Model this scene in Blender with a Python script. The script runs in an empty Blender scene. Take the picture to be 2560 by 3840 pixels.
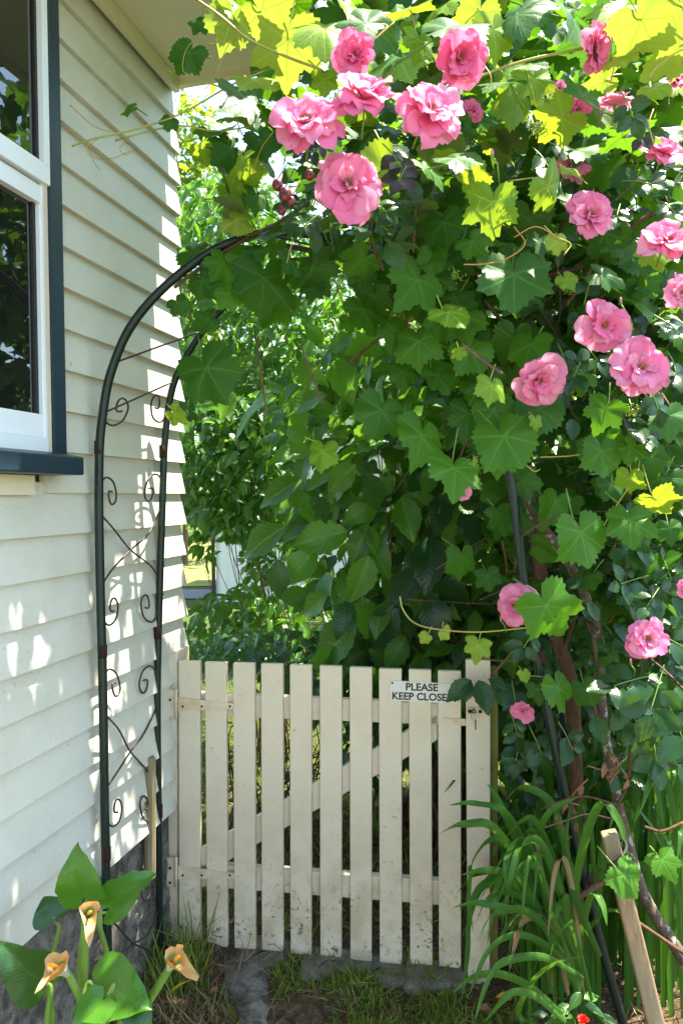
import bpy, math, random
import numpy as np
from mathutils import Matrix, Vector
random.seed(11); rng = np.random.default_rng(11)
scene = bpy.context.scene
col = scene.collection
K = 2560/1568.0          # overview-pixel to photo-pixel factor used for the measured positions

# ------------------------------------------------------------------ camera
FPX = 2700.0
pt, rl = math.radians(-1.2), math.radians(.6)
Fv = np.array([0, math.cos(pt), math.sin(pt)]); R0 = np.array([1., 0, 0]); U0 = np.cross(R0, Fv)
Rv = math.cos(rl)*R0-math.sin(rl)*U0; Uv = math.sin(rl)*R0+math.cos(rl)*U0
CAM = np.array([0, 0, 1.55])
cd = bpy.data.cameras.new('camera'); cam = bpy.data.objects.new('camera', cd); col.objects.link(cam)
cam.matrix_world = Matrix(((Rv[0], Uv[0], -Fv[0], 0), (Rv[1], Uv[1], -Fv[1], 0), (Rv[2], Uv[2], -Fv[2], 1.55), (0, 0, 0, 1)))
cd.sensor_fit = 'HORIZONTAL'; cd.sensor_width = 24; cd.lens = FPX/2560*24
cd.clip_start = .05; cd.clip_end = 800
cd.dof.use_dof = True; cd.dof.focus_distance = 2.25; cd.dof.aperture_fstop = 9
scene.camera = cam

# ------------------------------------------------------------------ light
VP = math.atan(705/FPX)
WD = np.array([math.sin(VP), math.cos(VP), 0]); WN = np.array([math.cos(VP), -math.sin(VP), 0]); WOFF = -1.21
SUN = WD*.21+WN*.31+np.array([0, 0, 1.]); SUN /= np.linalg.norm(SUN)
elev = math.asin(SUN[2]); azi = math.atan2(SUN[0], SUN[1])
world = bpy.data.worlds.new('World'); scene.world = world; world.use_nodes = True
wn = world.node_tree.nodes; wl = world.node_tree.links
sky = wn.new('ShaderNodeTexSky'); sky.sky_type = 'NISHITA'; sky.sun_disc = False
sky.sun_elevation = elev; sky.sun_rotation = azi; sky.air_density = 1.0; sky.dust_density = .8; sky.ozone_density = .8
bg = wn['Background']; bg.inputs[1].default_value = .15
wl.new(sky.outputs[0], bg.inputs[0])
sl = bpy.data.lights.new('sun', 'SUN'); sl.energy = 5.0; sl.angle = math.radians(.55); sl.color = (1, .95, .87)
so = bpy.data.objects.new('sun', sl); col.objects.link(so); so.location = (2, 2, 8)
so.rotation_euler = Vector((-SUN[0], -SUN[1], -SUN[2])).to_track_quat('-Z', 'Y').to_euler()
scene.view_settings.view_transform = 'Standard'; scene.view_settings.look = 'None'
scene.view_settings.gamma = 1; scene.view_settings.use_curve_mapping = False
scene.view_settings.exposure = 2.3
scene.view_settings.use_white_balance = True; scene.view_settings.white_balance_temperature = 7050; scene.view_settings.white_balance_tint = 4
scene.cycles.max_bounces = 7; scene.cycles.diffuse_bounces = 4; scene.cycles.transmission_bounces = 4
scene.cycles.use_denoising = True

# ------------------------------------------------------------------ helpers
def ray(x, y): return Fv+Rv*(x-1280)/FPX-Uv*(y-1920)/FPX
def P(x, y, Y):
    v = ray(x, y); return CAM+v*(Y/v[1])
def O(x, y, Y): return P(x*K, y*K, Y)
def hit(x, y, p0, n):
    v = ray(x, y); return CAM+v*(np.dot(p0-CAM, n)/np.dot(v, n))
def W(u, z, o=0.0): return WD*u+WN*(WOFF+o)+np.array([0, 0, z])
def wall_uz(x, y, o=0.0):
    q = hit(x, y, WN*(WOFF+o), WN); return float(q@WD), float(q[2])
def unit(v): v = np.asarray(v, float); return v/max(1e-9, np.linalg.norm(v))
Z3 = np.array([0, 0, 1.])

class MB:
    def __init__(s): s.v = []; s.f = []; s.uv = {}
    def add(s, vs, fs):
        b = len(s.v); s.v += [tuple(map(float, q)) for q in vs]; s.f += [tuple(b+i for i in f) for f in fs]; return s
    def hexa(s, c):
        return s.add(c, [(0, 1, 2, 3), (7, 6, 5, 4), (0, 4, 5, 1), (1, 5, 6, 2), (2, 6, 7, 3), (3, 7, 4, 0)])
    def quadbox(s, a, b, c, d, off):
        off = np.asarray(off); return s.hexa([a, b, c, d]+[np.asarray(q)+off for q in (a, b, c, d)])
    def box(s, c, ax, ay, az):
        c, ax, ay, az = map(np.asarray, (c, ax, ay, az))
        return s.hexa([c-ax-ay-az, c+ax-ay-az, c+ax+ay-az, c-ax+ay-az, c-ax-ay+az, c+ax-ay+az, c+ax+ay+az, c-ax+ay+az])
    def tube(s, pts, r, n=8, caps=True):
        pts = [np.asarray(p, float) for p in pts]; m = len(pts)
        rr = list(r) if hasattr(r, '__len__') else [r]*m
        t0 = unit(pts[1]-pts[0]); a = unit(np.cross(t0, [.31, .87, .39])); vs = []
        for i in range(m):
            t = unit(pts[min(i+1, m-1)]-pts[max(i-1, 0)]); a = unit(a-t*np.dot(a, t)); b = np.cross(t, a)
            for k in range(n):
                an = 2*math.pi*k/n; vs.append(pts[i]+(a*math.cos(an)+b*math.sin(an))*rr[i])
        fs = [(i*n+k, i*n+(k+1) % n, (i+1)*n+(k+1) % n, (i+1)*n+k) for i in range(m-1) for k in range(n)]
        if caps: fs += [tuple(range(n-1, -1, -1)), tuple((m-1)*n+k for k in range(n))]
        return s.add(vs, fs)
    def ball(s, c, r, n=8, m=5, sc=(1, 1, 1)):
        vs = [np.asarray(c)+np.array([0, 0, r*sc[2]])]
        for i in range(1, m):
            for k in range(n):
                th = math.pi*i/m; ph = 2*math.pi*k/n
                vs.append(np.asarray(c)+r*np.array([math.sin(th)*math.cos(ph)*sc[0], math.sin(th)*math.sin(ph)*sc[1], math.cos(th)*sc[2]]))
        vs.append(np.asarray(c)-np.array([0, 0, r*sc[2]])); fs = []
        for k in range(n): fs.append((0, 1+k, 1+(k+1) % n))
        for i in range(m-2):
            for k in range(n): fs.append((1+i*n+k, 1+(i+1)*n+k, 1+(i+1)*n+(k+1) % n, 1+i*n+(k+1) % n))
        L = len(vs)-1; o = 1+(m-2)*n
        for k in range(n): fs.append((L, o+(k+1) % n, o+k))
        return s.add(vs, fs)
    def mesh(s, name, mat, smooth=False):
        me = bpy.data.meshes.new(name); me.from_pydata(s.v, [], s.f); me.materials.append(mat)
        if smooth: me.polygons.foreach_set('use_smooth', [True]*len(me.polygons))
        me.update(); return me

def catmull(pts, n=8):
    pts = [np.asarray(p, float) for p in pts]; q = [2*pts[0]-pts[1]]+pts+[2*pts[-1]-pts[-2]]; out = []
    for i in range(1, len(q)-2):
        for k in range(n):
            t = k/n; a, b, c, d = q[i-1:i+3]
            out.append(.5*(2*b+(c-a)*t+(2*a-5*b+4*c-d)*t*t+(3*b-a-3*c+d)*t**3))
    out.append(pts[-1]); return out

def tag(o, label=None, cat=None, group=None, kind=None):
    for k, v in (('label', label), ('category', cat), ('group', group), ('kind', kind)):
        if v: o[k] = v
    return o
def thing(name, loc, label, cat, group=None):
    o = bpy.data.objects.new(name, None); col.objects.link(o); o.location = tuple(map(float, loc)); o.empty_display_size = .1
    o['_w'] = 0; del o['_w']
    return tag(o, label, cat, group)
WM = {}
def wmat(o): return WM.get(o.name, Matrix.Translation(o.location))
def part(name, me, parent=None, M=None):
    """link mesh me (in world coordinates, or placed by the world matrix M) as one object"""
    o = bpy.data.objects.new(name, me); col.objects.link(o)
    M = M or Matrix.Identity(4); WM[o.name] = M
    if parent is not None:
        o.parent = parent; o.matrix_local = wmat(parent).inverted() @ M
    else: o.matrix_local = M
    return o

# ------------------------------------------------------------------ materials
def newmat(name):
    m = bpy.data.materials.new(name); m.use_nodes = True; nt = m.node_tree
    return m, nt, nt.nodes['Principled BSDF']
def N(nt, t, **kw):
    n = nt.nodes.new(t)
    for k, v in kw.items(): setattr(n, k, v)
    return n
def math_n(nt, op, a, b=None, c=None):
    n = N(nt, 'ShaderNodeMath', operation=op)
    for i, v in enumerate((a, b, c)):
        if v is None: continue
        if hasattr(v, 'is_output') or hasattr(v, 'links'): nt.links.new(v, n.inputs[i])
        else: n.inputs[i].default_value = v
    return n.outputs[0]
def mixc(nt, fac, a, b, mode='MIX'):
    n = N(nt, 'ShaderNodeMix', data_type='RGBA', blend_type=mode)
    for i, v in ((0, fac), (6, a), (7, b)):
        if hasattr(v, 'links'): nt.links.new(v, n.inputs[i])
        elif i == 0: n.inputs[0].default_value = v
        else: n.inputs[i].default_value = (*v, 1)
    return n.outputs[2]
def noise(nt, scale, detail=4, rough=.55, coord='Object', stretch=None):
    tc = N(nt, 'ShaderNodeTexCoord'); n = N(nt, 'ShaderNodeTexNoise')
    n.inputs['Scale'].default_value = scale; n.inputs['Detail'].default_value = detail; n.inputs['Roughness'].default_value = rough
    src = tc.outputs[coord]
    if stretch:
        mp = N(nt, 'ShaderNodeMapping'); mp.inputs['Scale'].default_value = stretch; nt.links.new(src, mp.inputs[0]); src = mp.outputs[0]
    nt.links.new(src, n.inputs['Vector']); return n.outputs['Fac']
def ramp(nt, fac, stops):
    r = N(nt, 'ShaderNodeValToRGB'); e = r.color_ramp.elements
    while len(e) < len(stops): e.new(.5)
    for q, (p, c) in zip(e, stops): q.position = p; q.color = (*c, 1) if len(c) == 3 else c
    nt.links.new(fac, r.inputs[0]); return r.outputs[0]
def step(nt, v, lo, hi):
    n = N(nt, 'ShaderNodeMapRange'); n.inputs[1].default_value = lo; n.inputs[2].default_value = hi; nt.links.new(v, n.inputs[0]); return n.outputs[0]
def bump(nt, h, bsdf, s=.3, d=.01):
    b = N(nt, 'ShaderNodeBump'); b.inputs['Strength'].default_value = s; b.inputs['Distance'].default_value = d
    nt.links.new(h, b.inputs['Height']); nt.links.new(b.outputs[0], bsdf.inputs['Normal']); return b
def spec(b, rough, s=.5): b.inputs['Roughness'].default_value = rough; b.inputs['Specular IOR Level'].default_value = s

def paint(name, base, dirt, amt=.35, rough=.45, spots=0.0, grain=(3, 3, 60), splash=False):
    m, nt, b = newmat(name); spec(b, rough)
    f1 = step(nt, noise(nt, 5, 6, .65), .45, .8)
    c = mixc(nt, math_n(nt, 'MULTIPLY', f1, amt), base, dirt)
    if spots:
        sp = step(nt, noise(nt, 55, 3, .6), .67, .72)
        area = step(nt, noise(nt, 4, 2), .42, .62)
        c = mixc(nt, math_n(nt, 'MULTIPLY', math_n(nt, 'MULTIPLY', sp, area), spots), c, (.09, .055, .03))
        sp2 = step(nt, noise(nt, 130, 2, .5), .69, .73)
        c = mixc(nt, math_n(nt, 'MULTIPLY', sp2, spots*.8), c, (.12, .08, .05))
    if splash:          # mud splashed up from the ground on the foot of the boards
        tc = N(nt, 'ShaderNodeTexCoord'); sx = N(nt, 'ShaderNodeSeparateXYZ'); nt.links.new(tc.outputs['Object'], sx.inputs[0])
        low = math_n(nt, 'MULTIPLY', step(nt, sx.outputs[2], .50, .08), step(nt, noise(nt, 11, 3), .42, .6))
        c = mixc(nt, math_n(nt, 'MULTIPLY', low, .55), c, (.38, .27, .15))
        c = mixc(nt, math_n(nt, 'MULTIPLY', math_n(nt, 'MULTIPLY', step(nt, noise(nt, 62, 4, .75), .56, .60), math_n(nt, 'MULTIPLY', step(nt, sx.outputs[2], .36, .12), step(nt, noise(nt, 9, 3), .46, .58))), .92), c, (.06, .035, .018))
    nt.links.new(c, b.inputs['Base Color'])
    h = math_n(nt, 'ADD', noise(nt, 1, 4, .6, stretch=grain), math_n(nt, 'MULTIPLY', noise(nt, 90, 3), .5))
    bump(nt, h, b, .18, .004); return m
M_board = paint('board_paint', (.58, .57, .50), (.43, .39, .28), .5, .42, .4, (2, 2, 45))
M_soffit = paint('soffit_paint', (.68, .62, .46), (.5, .46, .34), .3, .5)
M_gate = paint('gate_paint', (.64, .55, .42), (.47, .37, .25), .5, .5, .55, (40, 40, 3), True)
M_trim = paint('navy_trim', (.012, .028, .045), (.02, .04, .05), .5, .4)
M_white = paint('window_white', (.72, .75, .80), (.6, .6, .6), .2, .3)
M_putty = paint('cream_liner', (.62, .55, .45), (.45, .38, .3), .4, .6)
M_conc = None
def stonemat(name, a, b_, moss=None, sc=14, bs=.9):
    m, nt, b = newmat(name); spec(b, .92, .2)
    n1 = noise(nt, sc, 8, .7); n2 = noise(nt, sc*9, 5, .7)
    c = ramp(nt, n1, [(.40, a), (.60, b_)]); c = mixc(nt, math_n(nt, 'MULTIPLY', step(nt, n2, .55, .65), .6), c, tuple(q*.35 for q in a))
    if moss: c = mixc(nt, math_n(nt, 'MULTIPLY', step(nt, noise(nt, 5, 4), .52, .68), .7), c, moss)
    nt.links.new(c, b.inputs['Base Color']); bump(nt, math_n(nt, 'ADD', n1, n2), b, bs, .02); return m
M_conc = stonemat('rough_concrete', (.13, .12, .105), (.40, .37, .32), None, 22, 1.0)
M_stone = stonemat('mossy_stone', (.17, .155, .125), (.33, .30, .24), (.17, .15, .05), 16, 1.0)
M_soil = stonemat('soil', (.035, .024, .016), (.10, .07, .045), None, 9)
def woodmat(name, a, b_, green=None):
    m, nt, b = newmat(name); spec(b, .75, .25)
    n1 = noise(nt, 1, 6, .65, stretch=(45, 45, 3)); c = ramp(nt, n1, [(.3, a), (.68, b_)])
    if green: c = mixc(nt, math_n(nt, 'MULTIPLY', step(nt, noise(nt, 7, 4), .4, .65), .85), c, green)
    nt.links.new(c, b.inputs['Base Color']); bump(nt, n1, b, .5, .006); return m
M_stake = woodmat('stake_wood', (.15, .095, .05), (.31, .22, .125), (.20, .16, .10))
M_grey_wood = woodmat('weathered_wood', (.13, .10, .06), (.30, .25, .16), (.16, .15, .05))
M_green_wood = woodmat('algae_wood', (.12, .10, .03), (.2, .17, .05), (.13, .14, .015))
def barkmat(name, a, b_, lichen):
    m, nt, b = newmat(name); spec(b, .85, .2)
    n1 = noise(nt, 1, 6, .7, stretch=(70, 70, 18)); c = ramp(nt, n1, [(.3, a), (.7, b_)])
    if lichen: c = mixc(nt, step(nt, noise(nt, 45, 4, .6), .56, .62), c, lichen)
    nt.links.new(c, b.inputs['Base Color']); bump(nt, n1, b, .9, .006); return m
M_lichen = barkmat('lichen_bark', (.05, .035, .022), (.15, .11, .075), (.28, .28, .23))
M_bark = barkmat('vine_bark', (.045, .025, .014), (.14, .075, .04), None)
M_twig = barkmat('twig', (.08, .045, .03), (.20, .12, .08), None)
M_deadtwig = barkmat('dry_twig', (.20, .10, .05), (.38, .22, .12), None)
def plain(name, c, rough=.5, s=.5, var=None, metal=0, nsc=30):
    m, nt, b = newmat(name); spec(b, rough, s); b.inputs['Metallic'].default_value = metal
    if var: nt.links.new(ramp(nt, noise(nt, nsc, 5), [(.35, c), (.68, var)]), b.inputs['Base Color'])
    else: b.inputs['Base Color'].default_value = (*c, 1)
    return m
M_arch = plain('green_tube', (.003, .013, .011), .35, .4, (.006, .018, .015))
M_rust = plain('rusty_joint', (.045, .016, .010), .85, .2, (.012, .013, .012), 0, 60)
M_wire = plain('dark_wire', (.02, .018, .016), .5, .5, (.07, .04, .025), 0, 40)
M_hinge = plain('painted_hinge', (.64, .55, .41), .45, .5, (.52, .40, .26), 0, 22)
M_steel = plain('padlock_steel', (.55, .5, .42), .35, .6, (.3, .2, .12))
M_dark = plain('black_iron', (.015, .014, .013), .5)
M_sign = plain('sign_plastic', (.66, .63, .61), .4, .5, (.6, .56, .53))
M_ink = plain('sign_ink', (.014, .014, .015), .5)
M_stem = plain('green_stem', (.16, .25, .035), .45, .4, (.10, .20, .03), 0, 20)
M_shoot = plain('young_shoot', (.34, .38, .07), .45, .4, (.30, .22, .07), 0, 9)
M_tendril = plain('orange_tendril', (.30, .28, .05), .5, .4, (.42, .20, .06), 0, 5)
M_spadix = plain('spadix', (.80, .30, .015), .7, .3, (.7, .22, .01), 0, 90)
M_hip = plain('rose_hip', (.22, .02, .035), .25, .6, (.10, .02, .03))
M_calyx = plain('calyx', (.05, .035, .025), .7)
M_stamen = plain('stamens', (.42, .22, .05), .7, .3, (.25, .10, .04), 0, 200)
M_grape = plain('grape_flowers', (.30, .38, .05), .6, .3, (.20, .30, .04), 0, 60)

m, nt, b = newmat('window_glass'); spec(b, .015, .9); b.inputs['Base Color'].default_value = (.008, .009, .009, 1); b.inputs['Coat Weight'].default_value = .6; b.inputs['Coat Roughness'].default_value = .01; M_glass = m
m, nt, b = newmat('white_cladding'); spec(b, .45); nt.links.new(ramp(nt, noise(nt, 3, 4), [(.3, (.62, .62, .62)), (.7, (.7, .7, .7))]), b.inputs['Base Color']); M_shed = m
# ground: soil, dry litter and turf mixed by noise; grass blades stand on it as geometry
m, nt, b = newmat('ground_cover'); spec(b, .95, .1)
n1, n2, n3 = noise(nt, 2.5, 6, .65), noise(nt, 38, 5, .75), noise(nt, 190, 3, .7)
c = ramp(nt, n2, [(.35, (.055, .036, .022)), (.52, (.115, .078, .046)), (.68, (.23, .165, .10))])
g = ramp(nt, n3, [(.3, (.035, .06, .012)), (.7, (.10, .14, .035))])
tc = N(nt, 'ShaderNodeTexCoord'); sx = N(nt, 'ShaderNodeSeparateXYZ'); nt.links.new(tc.outputs['Object'], sx.inputs[0])
far = math_n(nt, 'ADD', step(nt, sx.outputs[1], 2.6, 5.0), math_n(nt, 'SUBTRACT', n1, .55))
back = step(nt, sx.outputs[1], .6, -.6)
turf = N(nt, 'ShaderNodeClamp'); nt.links.new(math_n(nt, 'ADD', far, back), turf.inputs[0])
nt.links.new(mixc(nt, turf.outputs[0], c, g), b.inputs['Base Color'])
bump(nt, math_n(nt, 'ADD', n2, n3), b, .8, .02); M_ground = m
m, nt, b = newmat('mown_lawn'); spec(b, .95, .1)
nt.links.new(ramp(nt, noise(nt, 1.2, 8, .7), [(.3, (.10, .13, .03)), (.55, (.2, .2, .06)), (.75, (.30, .27, .11))]), b.inputs['Base Color']); M_lawn = m
m, nt, b = newmat('path_gravel'); spec(b, .95, .1)
nt.links.new(ramp(nt, noise(nt, 60, 4, .7), [(.3, (.10, .10, .11)), (.7, (.2, .19, .2))]), b.inputs['Base Color']); M_path = m

def leafmat(name, cols, trans, rough=.4, tw=.33, under=None, veins='pinnate', src='object', vein_c=None, vstr=.5, sp=.22, nlat=8.0, bs=.22):
    m, nt, b = newmat(name); spec(b, rough, sp)
    if src == 'object': rnd = N(nt, 'ShaderNodeObjectInfo').outputs['Random']
    else: rnd = N(nt, 'ShaderNodeNewGeometry').outputs['Random Per Island']
    k = len(cols); c = ramp(nt, rnd, [((i+.5)/k, q) for i, q in enumerate(cols)])
    nz = noise(nt, 26, 4, .6)
    c = mixc(nt, math_n(nt, 'MULTIPLY', nz, .45), c, tuple(q*.55 for q in cols[0]))
    h = nz
    uv = N(nt, 'ShaderNodeUVMap'); sp_ = N(nt, 'ShaderNodeSeparateXYZ'); nt.links.new(uv.outputs[0], sp_.inputs[0])
    X, Y = sp_.outputs[0], sp_.outputs[1]
    if veins == 'palmate':
        v = None
        for a in (0, 52, -52, 112, -112):
            dx, dy = math.sin(math.radians(a)), math.cos(math.radians(a))
            dot = math_n(nt, 'ADD', math_n(nt, 'MULTIPLY', X, dx), math_n(nt, 'MULTIPLY', Y, dy))
            cr = math_n(nt, 'ABSOLUTE', math_n(nt, 'SUBTRACT', math_n(nt, 'MULTIPLY', X, dy), math_n(nt, 'MULTIPLY', Y, dx)))
            w = math_n(nt, 'SUBTRACT', .017, math_n(nt, 'MULTIPLY', dot, .018))
            q = math_n(nt, 'MULTIPLY', step(nt, math_n(nt, 'SUBTRACT', w, cr), -.004, .008), step(nt, dot, -.01, .01))
            # side veins run off at an angle inside each lobe
            lat = math_n(nt, 'PINGPONG', math_n(nt, 'SUBTRACT', dot, math_n(nt, 'MULTIPLY', cr, .8)), .055)
            l2 = math_n(nt, 'MULTIPLY', step(nt, lat, .009, .002), step(nt, math_n(nt, 'SUBTRACT', math_n(nt, 'MULTIPLY', dot, .45), cr), 0, .02))
            q = math_n(nt, 'MAXIMUM', q, math_n(nt, 'MULTIPLY', l2, .45))
            v = q if v is None else math_n(nt, 'MAXIMUM', v, q)
    elif veins == 'pinnate':
        ax = math_n(nt, 'ABSOLUTE', X)
        mid = step(nt, ax, .02, .008)
        lat = math_n(nt, 'PINGPONG', math_n(nt, 'SUBTRACT', Y, math_n(nt, 'MULTIPLY', ax, 1.0)), .5/nlat)
        v = math_n(nt, 'MAXIMUM', mid, math_n(nt, 'MULTIPLY', step(nt, lat, .012, .002), .55))
        h = math_n(nt, 'ADD', math_n(nt, 'MULTIPLY', lat, nlat*1.6), math_n(nt, 'MULTIPLY', nz, .3))
    else:
        v = math_n(nt, 'MULTIPLY', step(nt, math_n(nt, 'PINGPONG', X, .05), .03, .0), .25); h = v
    vc = vein_c or tuple(min(1, q*2.0+.03) for q in cols[-1])
    c = mixc(nt, math_n(nt, 'MULTIPLY', v, vstr), c, vc)
    if veins == 'palmate':      # rust spots and scorched bits on a few leaves
        c = mixc(nt, step(nt, noise(nt, 5 if src == 'object' else 30, 3, .6), .70, .73), c, (.20, .10, .035))
    if under:
        bf = N(nt, 'ShaderNodeNewGeometry').outputs['Backfacing']
        c = mixc(nt, bf, c, mixc(nt, math_n(nt, 'MULTIPLY', v, .5), under, tuple(min(1, q*1.4) for q in under)))
    nt.links.new(c, b.inputs['Base Color'])
    bp = bump(nt, math_n(nt, 'SUBTRACT', h, math_n(nt, 'MULTIPLY', v, .6)), b, bs, .003)
    t = N(nt, 'ShaderNodeBsdfTranslucent'); nt.links.new(mixc(nt, math_n(nt, 'MINIMUM', math_n(nt, 'ADD', math_n(nt, 'MULTIPLY', v, .8), math_n(nt, 'MULTIPLY', nz, .5)), 1.0), trans, tuple(q*.45 for q in trans)), t.inputs[0])
    mx = N(nt, 'ShaderNodeMixShader'); mx.inputs[0].default_value = tw
    nt.links.new(b.outputs[0], mx.inputs[1]); nt.links.new(t.outputs[0], mx.inputs[2])
    nt.links.new(mx.outputs[0], nt.nodes['Material Output'].inputs[0]); return m
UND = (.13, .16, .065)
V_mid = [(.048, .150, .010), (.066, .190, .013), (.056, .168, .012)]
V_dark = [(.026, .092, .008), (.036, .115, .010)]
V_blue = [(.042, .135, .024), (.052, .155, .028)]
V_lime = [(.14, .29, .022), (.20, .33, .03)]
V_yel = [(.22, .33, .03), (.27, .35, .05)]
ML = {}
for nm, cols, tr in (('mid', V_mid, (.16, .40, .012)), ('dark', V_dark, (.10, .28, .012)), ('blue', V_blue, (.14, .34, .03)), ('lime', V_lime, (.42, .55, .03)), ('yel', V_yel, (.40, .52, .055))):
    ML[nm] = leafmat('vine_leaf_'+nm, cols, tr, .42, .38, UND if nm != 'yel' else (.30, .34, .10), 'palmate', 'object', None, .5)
M_vine_mass = leafmat('vine_leaf_mass', [(.018, .065, .007), (.026, .085, .009), (.035, .11, .012), (.045, .135, .014), (.03, .09, .02)], (.18, .42, .012), .42, .38, UND, 'palmate', 'island', None, .4)  # coloured darker than the front leaves, to deepen shade in the gaps
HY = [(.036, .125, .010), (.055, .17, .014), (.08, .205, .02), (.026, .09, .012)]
M_hyd = leafmat('hydrangea_leaf', [tuple(q*1.2 for q in c_) for c_ in HY], (.2, .45, .03), .33, .36, (.12, .2, .06), 'pinnate', 'object', (.20, .33, .05), .65, .35, 9)  # leaf colour lightened in place of the light blocked by the canopy
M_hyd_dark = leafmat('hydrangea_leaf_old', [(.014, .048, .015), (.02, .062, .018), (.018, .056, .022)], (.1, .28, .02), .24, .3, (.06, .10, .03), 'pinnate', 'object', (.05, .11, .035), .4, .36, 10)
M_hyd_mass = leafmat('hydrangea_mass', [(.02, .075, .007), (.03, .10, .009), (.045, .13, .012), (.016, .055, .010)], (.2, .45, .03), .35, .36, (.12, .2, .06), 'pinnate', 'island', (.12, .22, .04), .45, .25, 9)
RO = [(.012, .044, .013), (.018, .06, .016), (.02, .066, .022)]
M_rose = leafmat('rose_leaf', RO, (.1, .26, .02), .24, .28, (.06, .09, .04), 'pinnate', 'object', (.035, .09, .03), .4, .36, 8, .12)
M_rose_new = leafmat('rose_leaf_purple', [(.022, .032, .026), (.036, .028, .030), (.026, .042, .03)], (.12, .12, .07), .3, .25, (.08, .09, .08), 'pinnate', 'object', (.05, .045, .045), .4, .36, 8, .12)
M_rose_mass = leafmat('rose_mass', RO+[(.05, .13, .04)], (.1, .26, .02), .26, .3, (.06, .09, .04), 'pinnate', 'island', (.04, .10, .03), .35, .36, 8)
SH = [(.028, .10, .012), (.045, .13, .016), (.065, .165, .02), (.022, .07, .018)]
M_shrub = leafmat('shrub_leaf', SH, (.2, .46, .03), .3, .36, (.09, .17, .05), 'pinnate', 'island', (.14, .26, .05), .4, .25, 7)
M_shrub1 = leafmat('shrub_leaf_single', SH, (.2, .46, .03), .3, .36, (.09, .17, .05), 'pinnate', 'object', (.14, .26, .05), .4, .5, 7)
M_low = leafmat('low_shrub_leaf', [(.025, .08, .03), (.035, .10, .035), (.05, .13, .03)], (.12, .3, .04), .28, .3, (.08, .13, .06), 'pinnate', 'island', (.08, .16, .05), .4, .3, 7)
M_tree = leafmat('tree_leaf', [(.08, .17, .02), (.13, .23, .025), (.20, .28, .03)], (.45, .60, .04), .35, .45, (.14, .21, .05), 'pinnate', 'island', (.2, .3, .05), .3, .22, 6)
M_lily = leafmat('lily_leaf', [(.045, .16, .010), (.062, .19, .013)], (.2, .48, .03), .27, .3, (.09, .18, .04), 'pinnate', 'object', (.10, .23, .022), .5, .5, 13, .07)
M_lily_dark = leafmat('lily_leaf_dark', [(.016, .065, .010), (.022, .078, .012)], (.1, .3, .03), .27, .25, (.06, .13, .04), 'pinnate', 'object', (.05, .14, .025), .5, .5, 13, .07)
M_strap = leafmat('strap_leaf', [(.026, .09, .012), (.042, .125, .018), (.06, .155, .022)], (.14, .36, .02), .38, .32, None, 'parallel', 'object', None, .3)
M_straw_leaf = leafmat('dead_strap', [(.20, .13, .06), (.28, .20, .10)], (.3, .2, .08), .7, .2, None, 'parallel', 'object', None, .3, .2)
M_grass = leafmat('grass_blade', [(.08, .17, .016), (.14, .23, .025), (.19, .26, .03), (.28, .23, .08)], (.30, .48, .03), .5, .3, None, 'parallel', 'island', None, .2)
M_straw = leafmat('straw', [(.16, .10, .05), (.26, .17, .09), (.34, .25, .13)], (.3, .2, .1), .7, .15, None, 'parallel', 'island', None, .2, .2)
M_deadleaf = leafmat('dry_leaf', [(.22, .11, .06), (.30, .16, .09)], (.35, .18, .08), .7, .25, None, 'pinnate', 'object', None, .3, .2)
M_yleaf = leafmat('fallen_yellow', [(.50, .30, .03), (.55, .36, .05)], (.6, .4, .05), .5, .25, None, 'pinnate', 'object', None, .3)
M_petal = leafmat('rose_petal', [(.90, .16, .38), (.91, .25, .46), (.91, .35, .54)], (.97, .36, .54), .45, .36, None, 'parallel', 'object', (.85, .3, .45), .3, .3)
M_petal_deep = leafmat('rose_petal_deep', [(.89, .12, .32), (.90, .17, .38), (.90, .23, .44)], (.96, .22, .40), .45, .36, None, 'parallel', 'object', (.85, .2, .4), .3, .3)
M_spathe = leafmat('faded_spathe', [(.50, .24, .07), (.58, .32, .12)], (.65, .32, .09), .55, .3, (.62, .42, .2), 'parallel', 'object', (.6, .3, .1), .4, .3)
M_spathe_w = leafmat('pale_spathe', [(.62, .62, .45), (.6, .62, .48)], (.6, .6, .4), .5, .25, (.22, .36, .08), 'parallel', 'object', None, .2, .3)
M_red = leafmat('red_petal', [(.75, .008, .008), (.65, .01, .01)], (.9, .02, .01), .4, .3, None, 'none', 'object', (.8, .02, .02), .1)
for mm in (M_petal, M_spathe, M_spathe_w, M_red): pass

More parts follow.
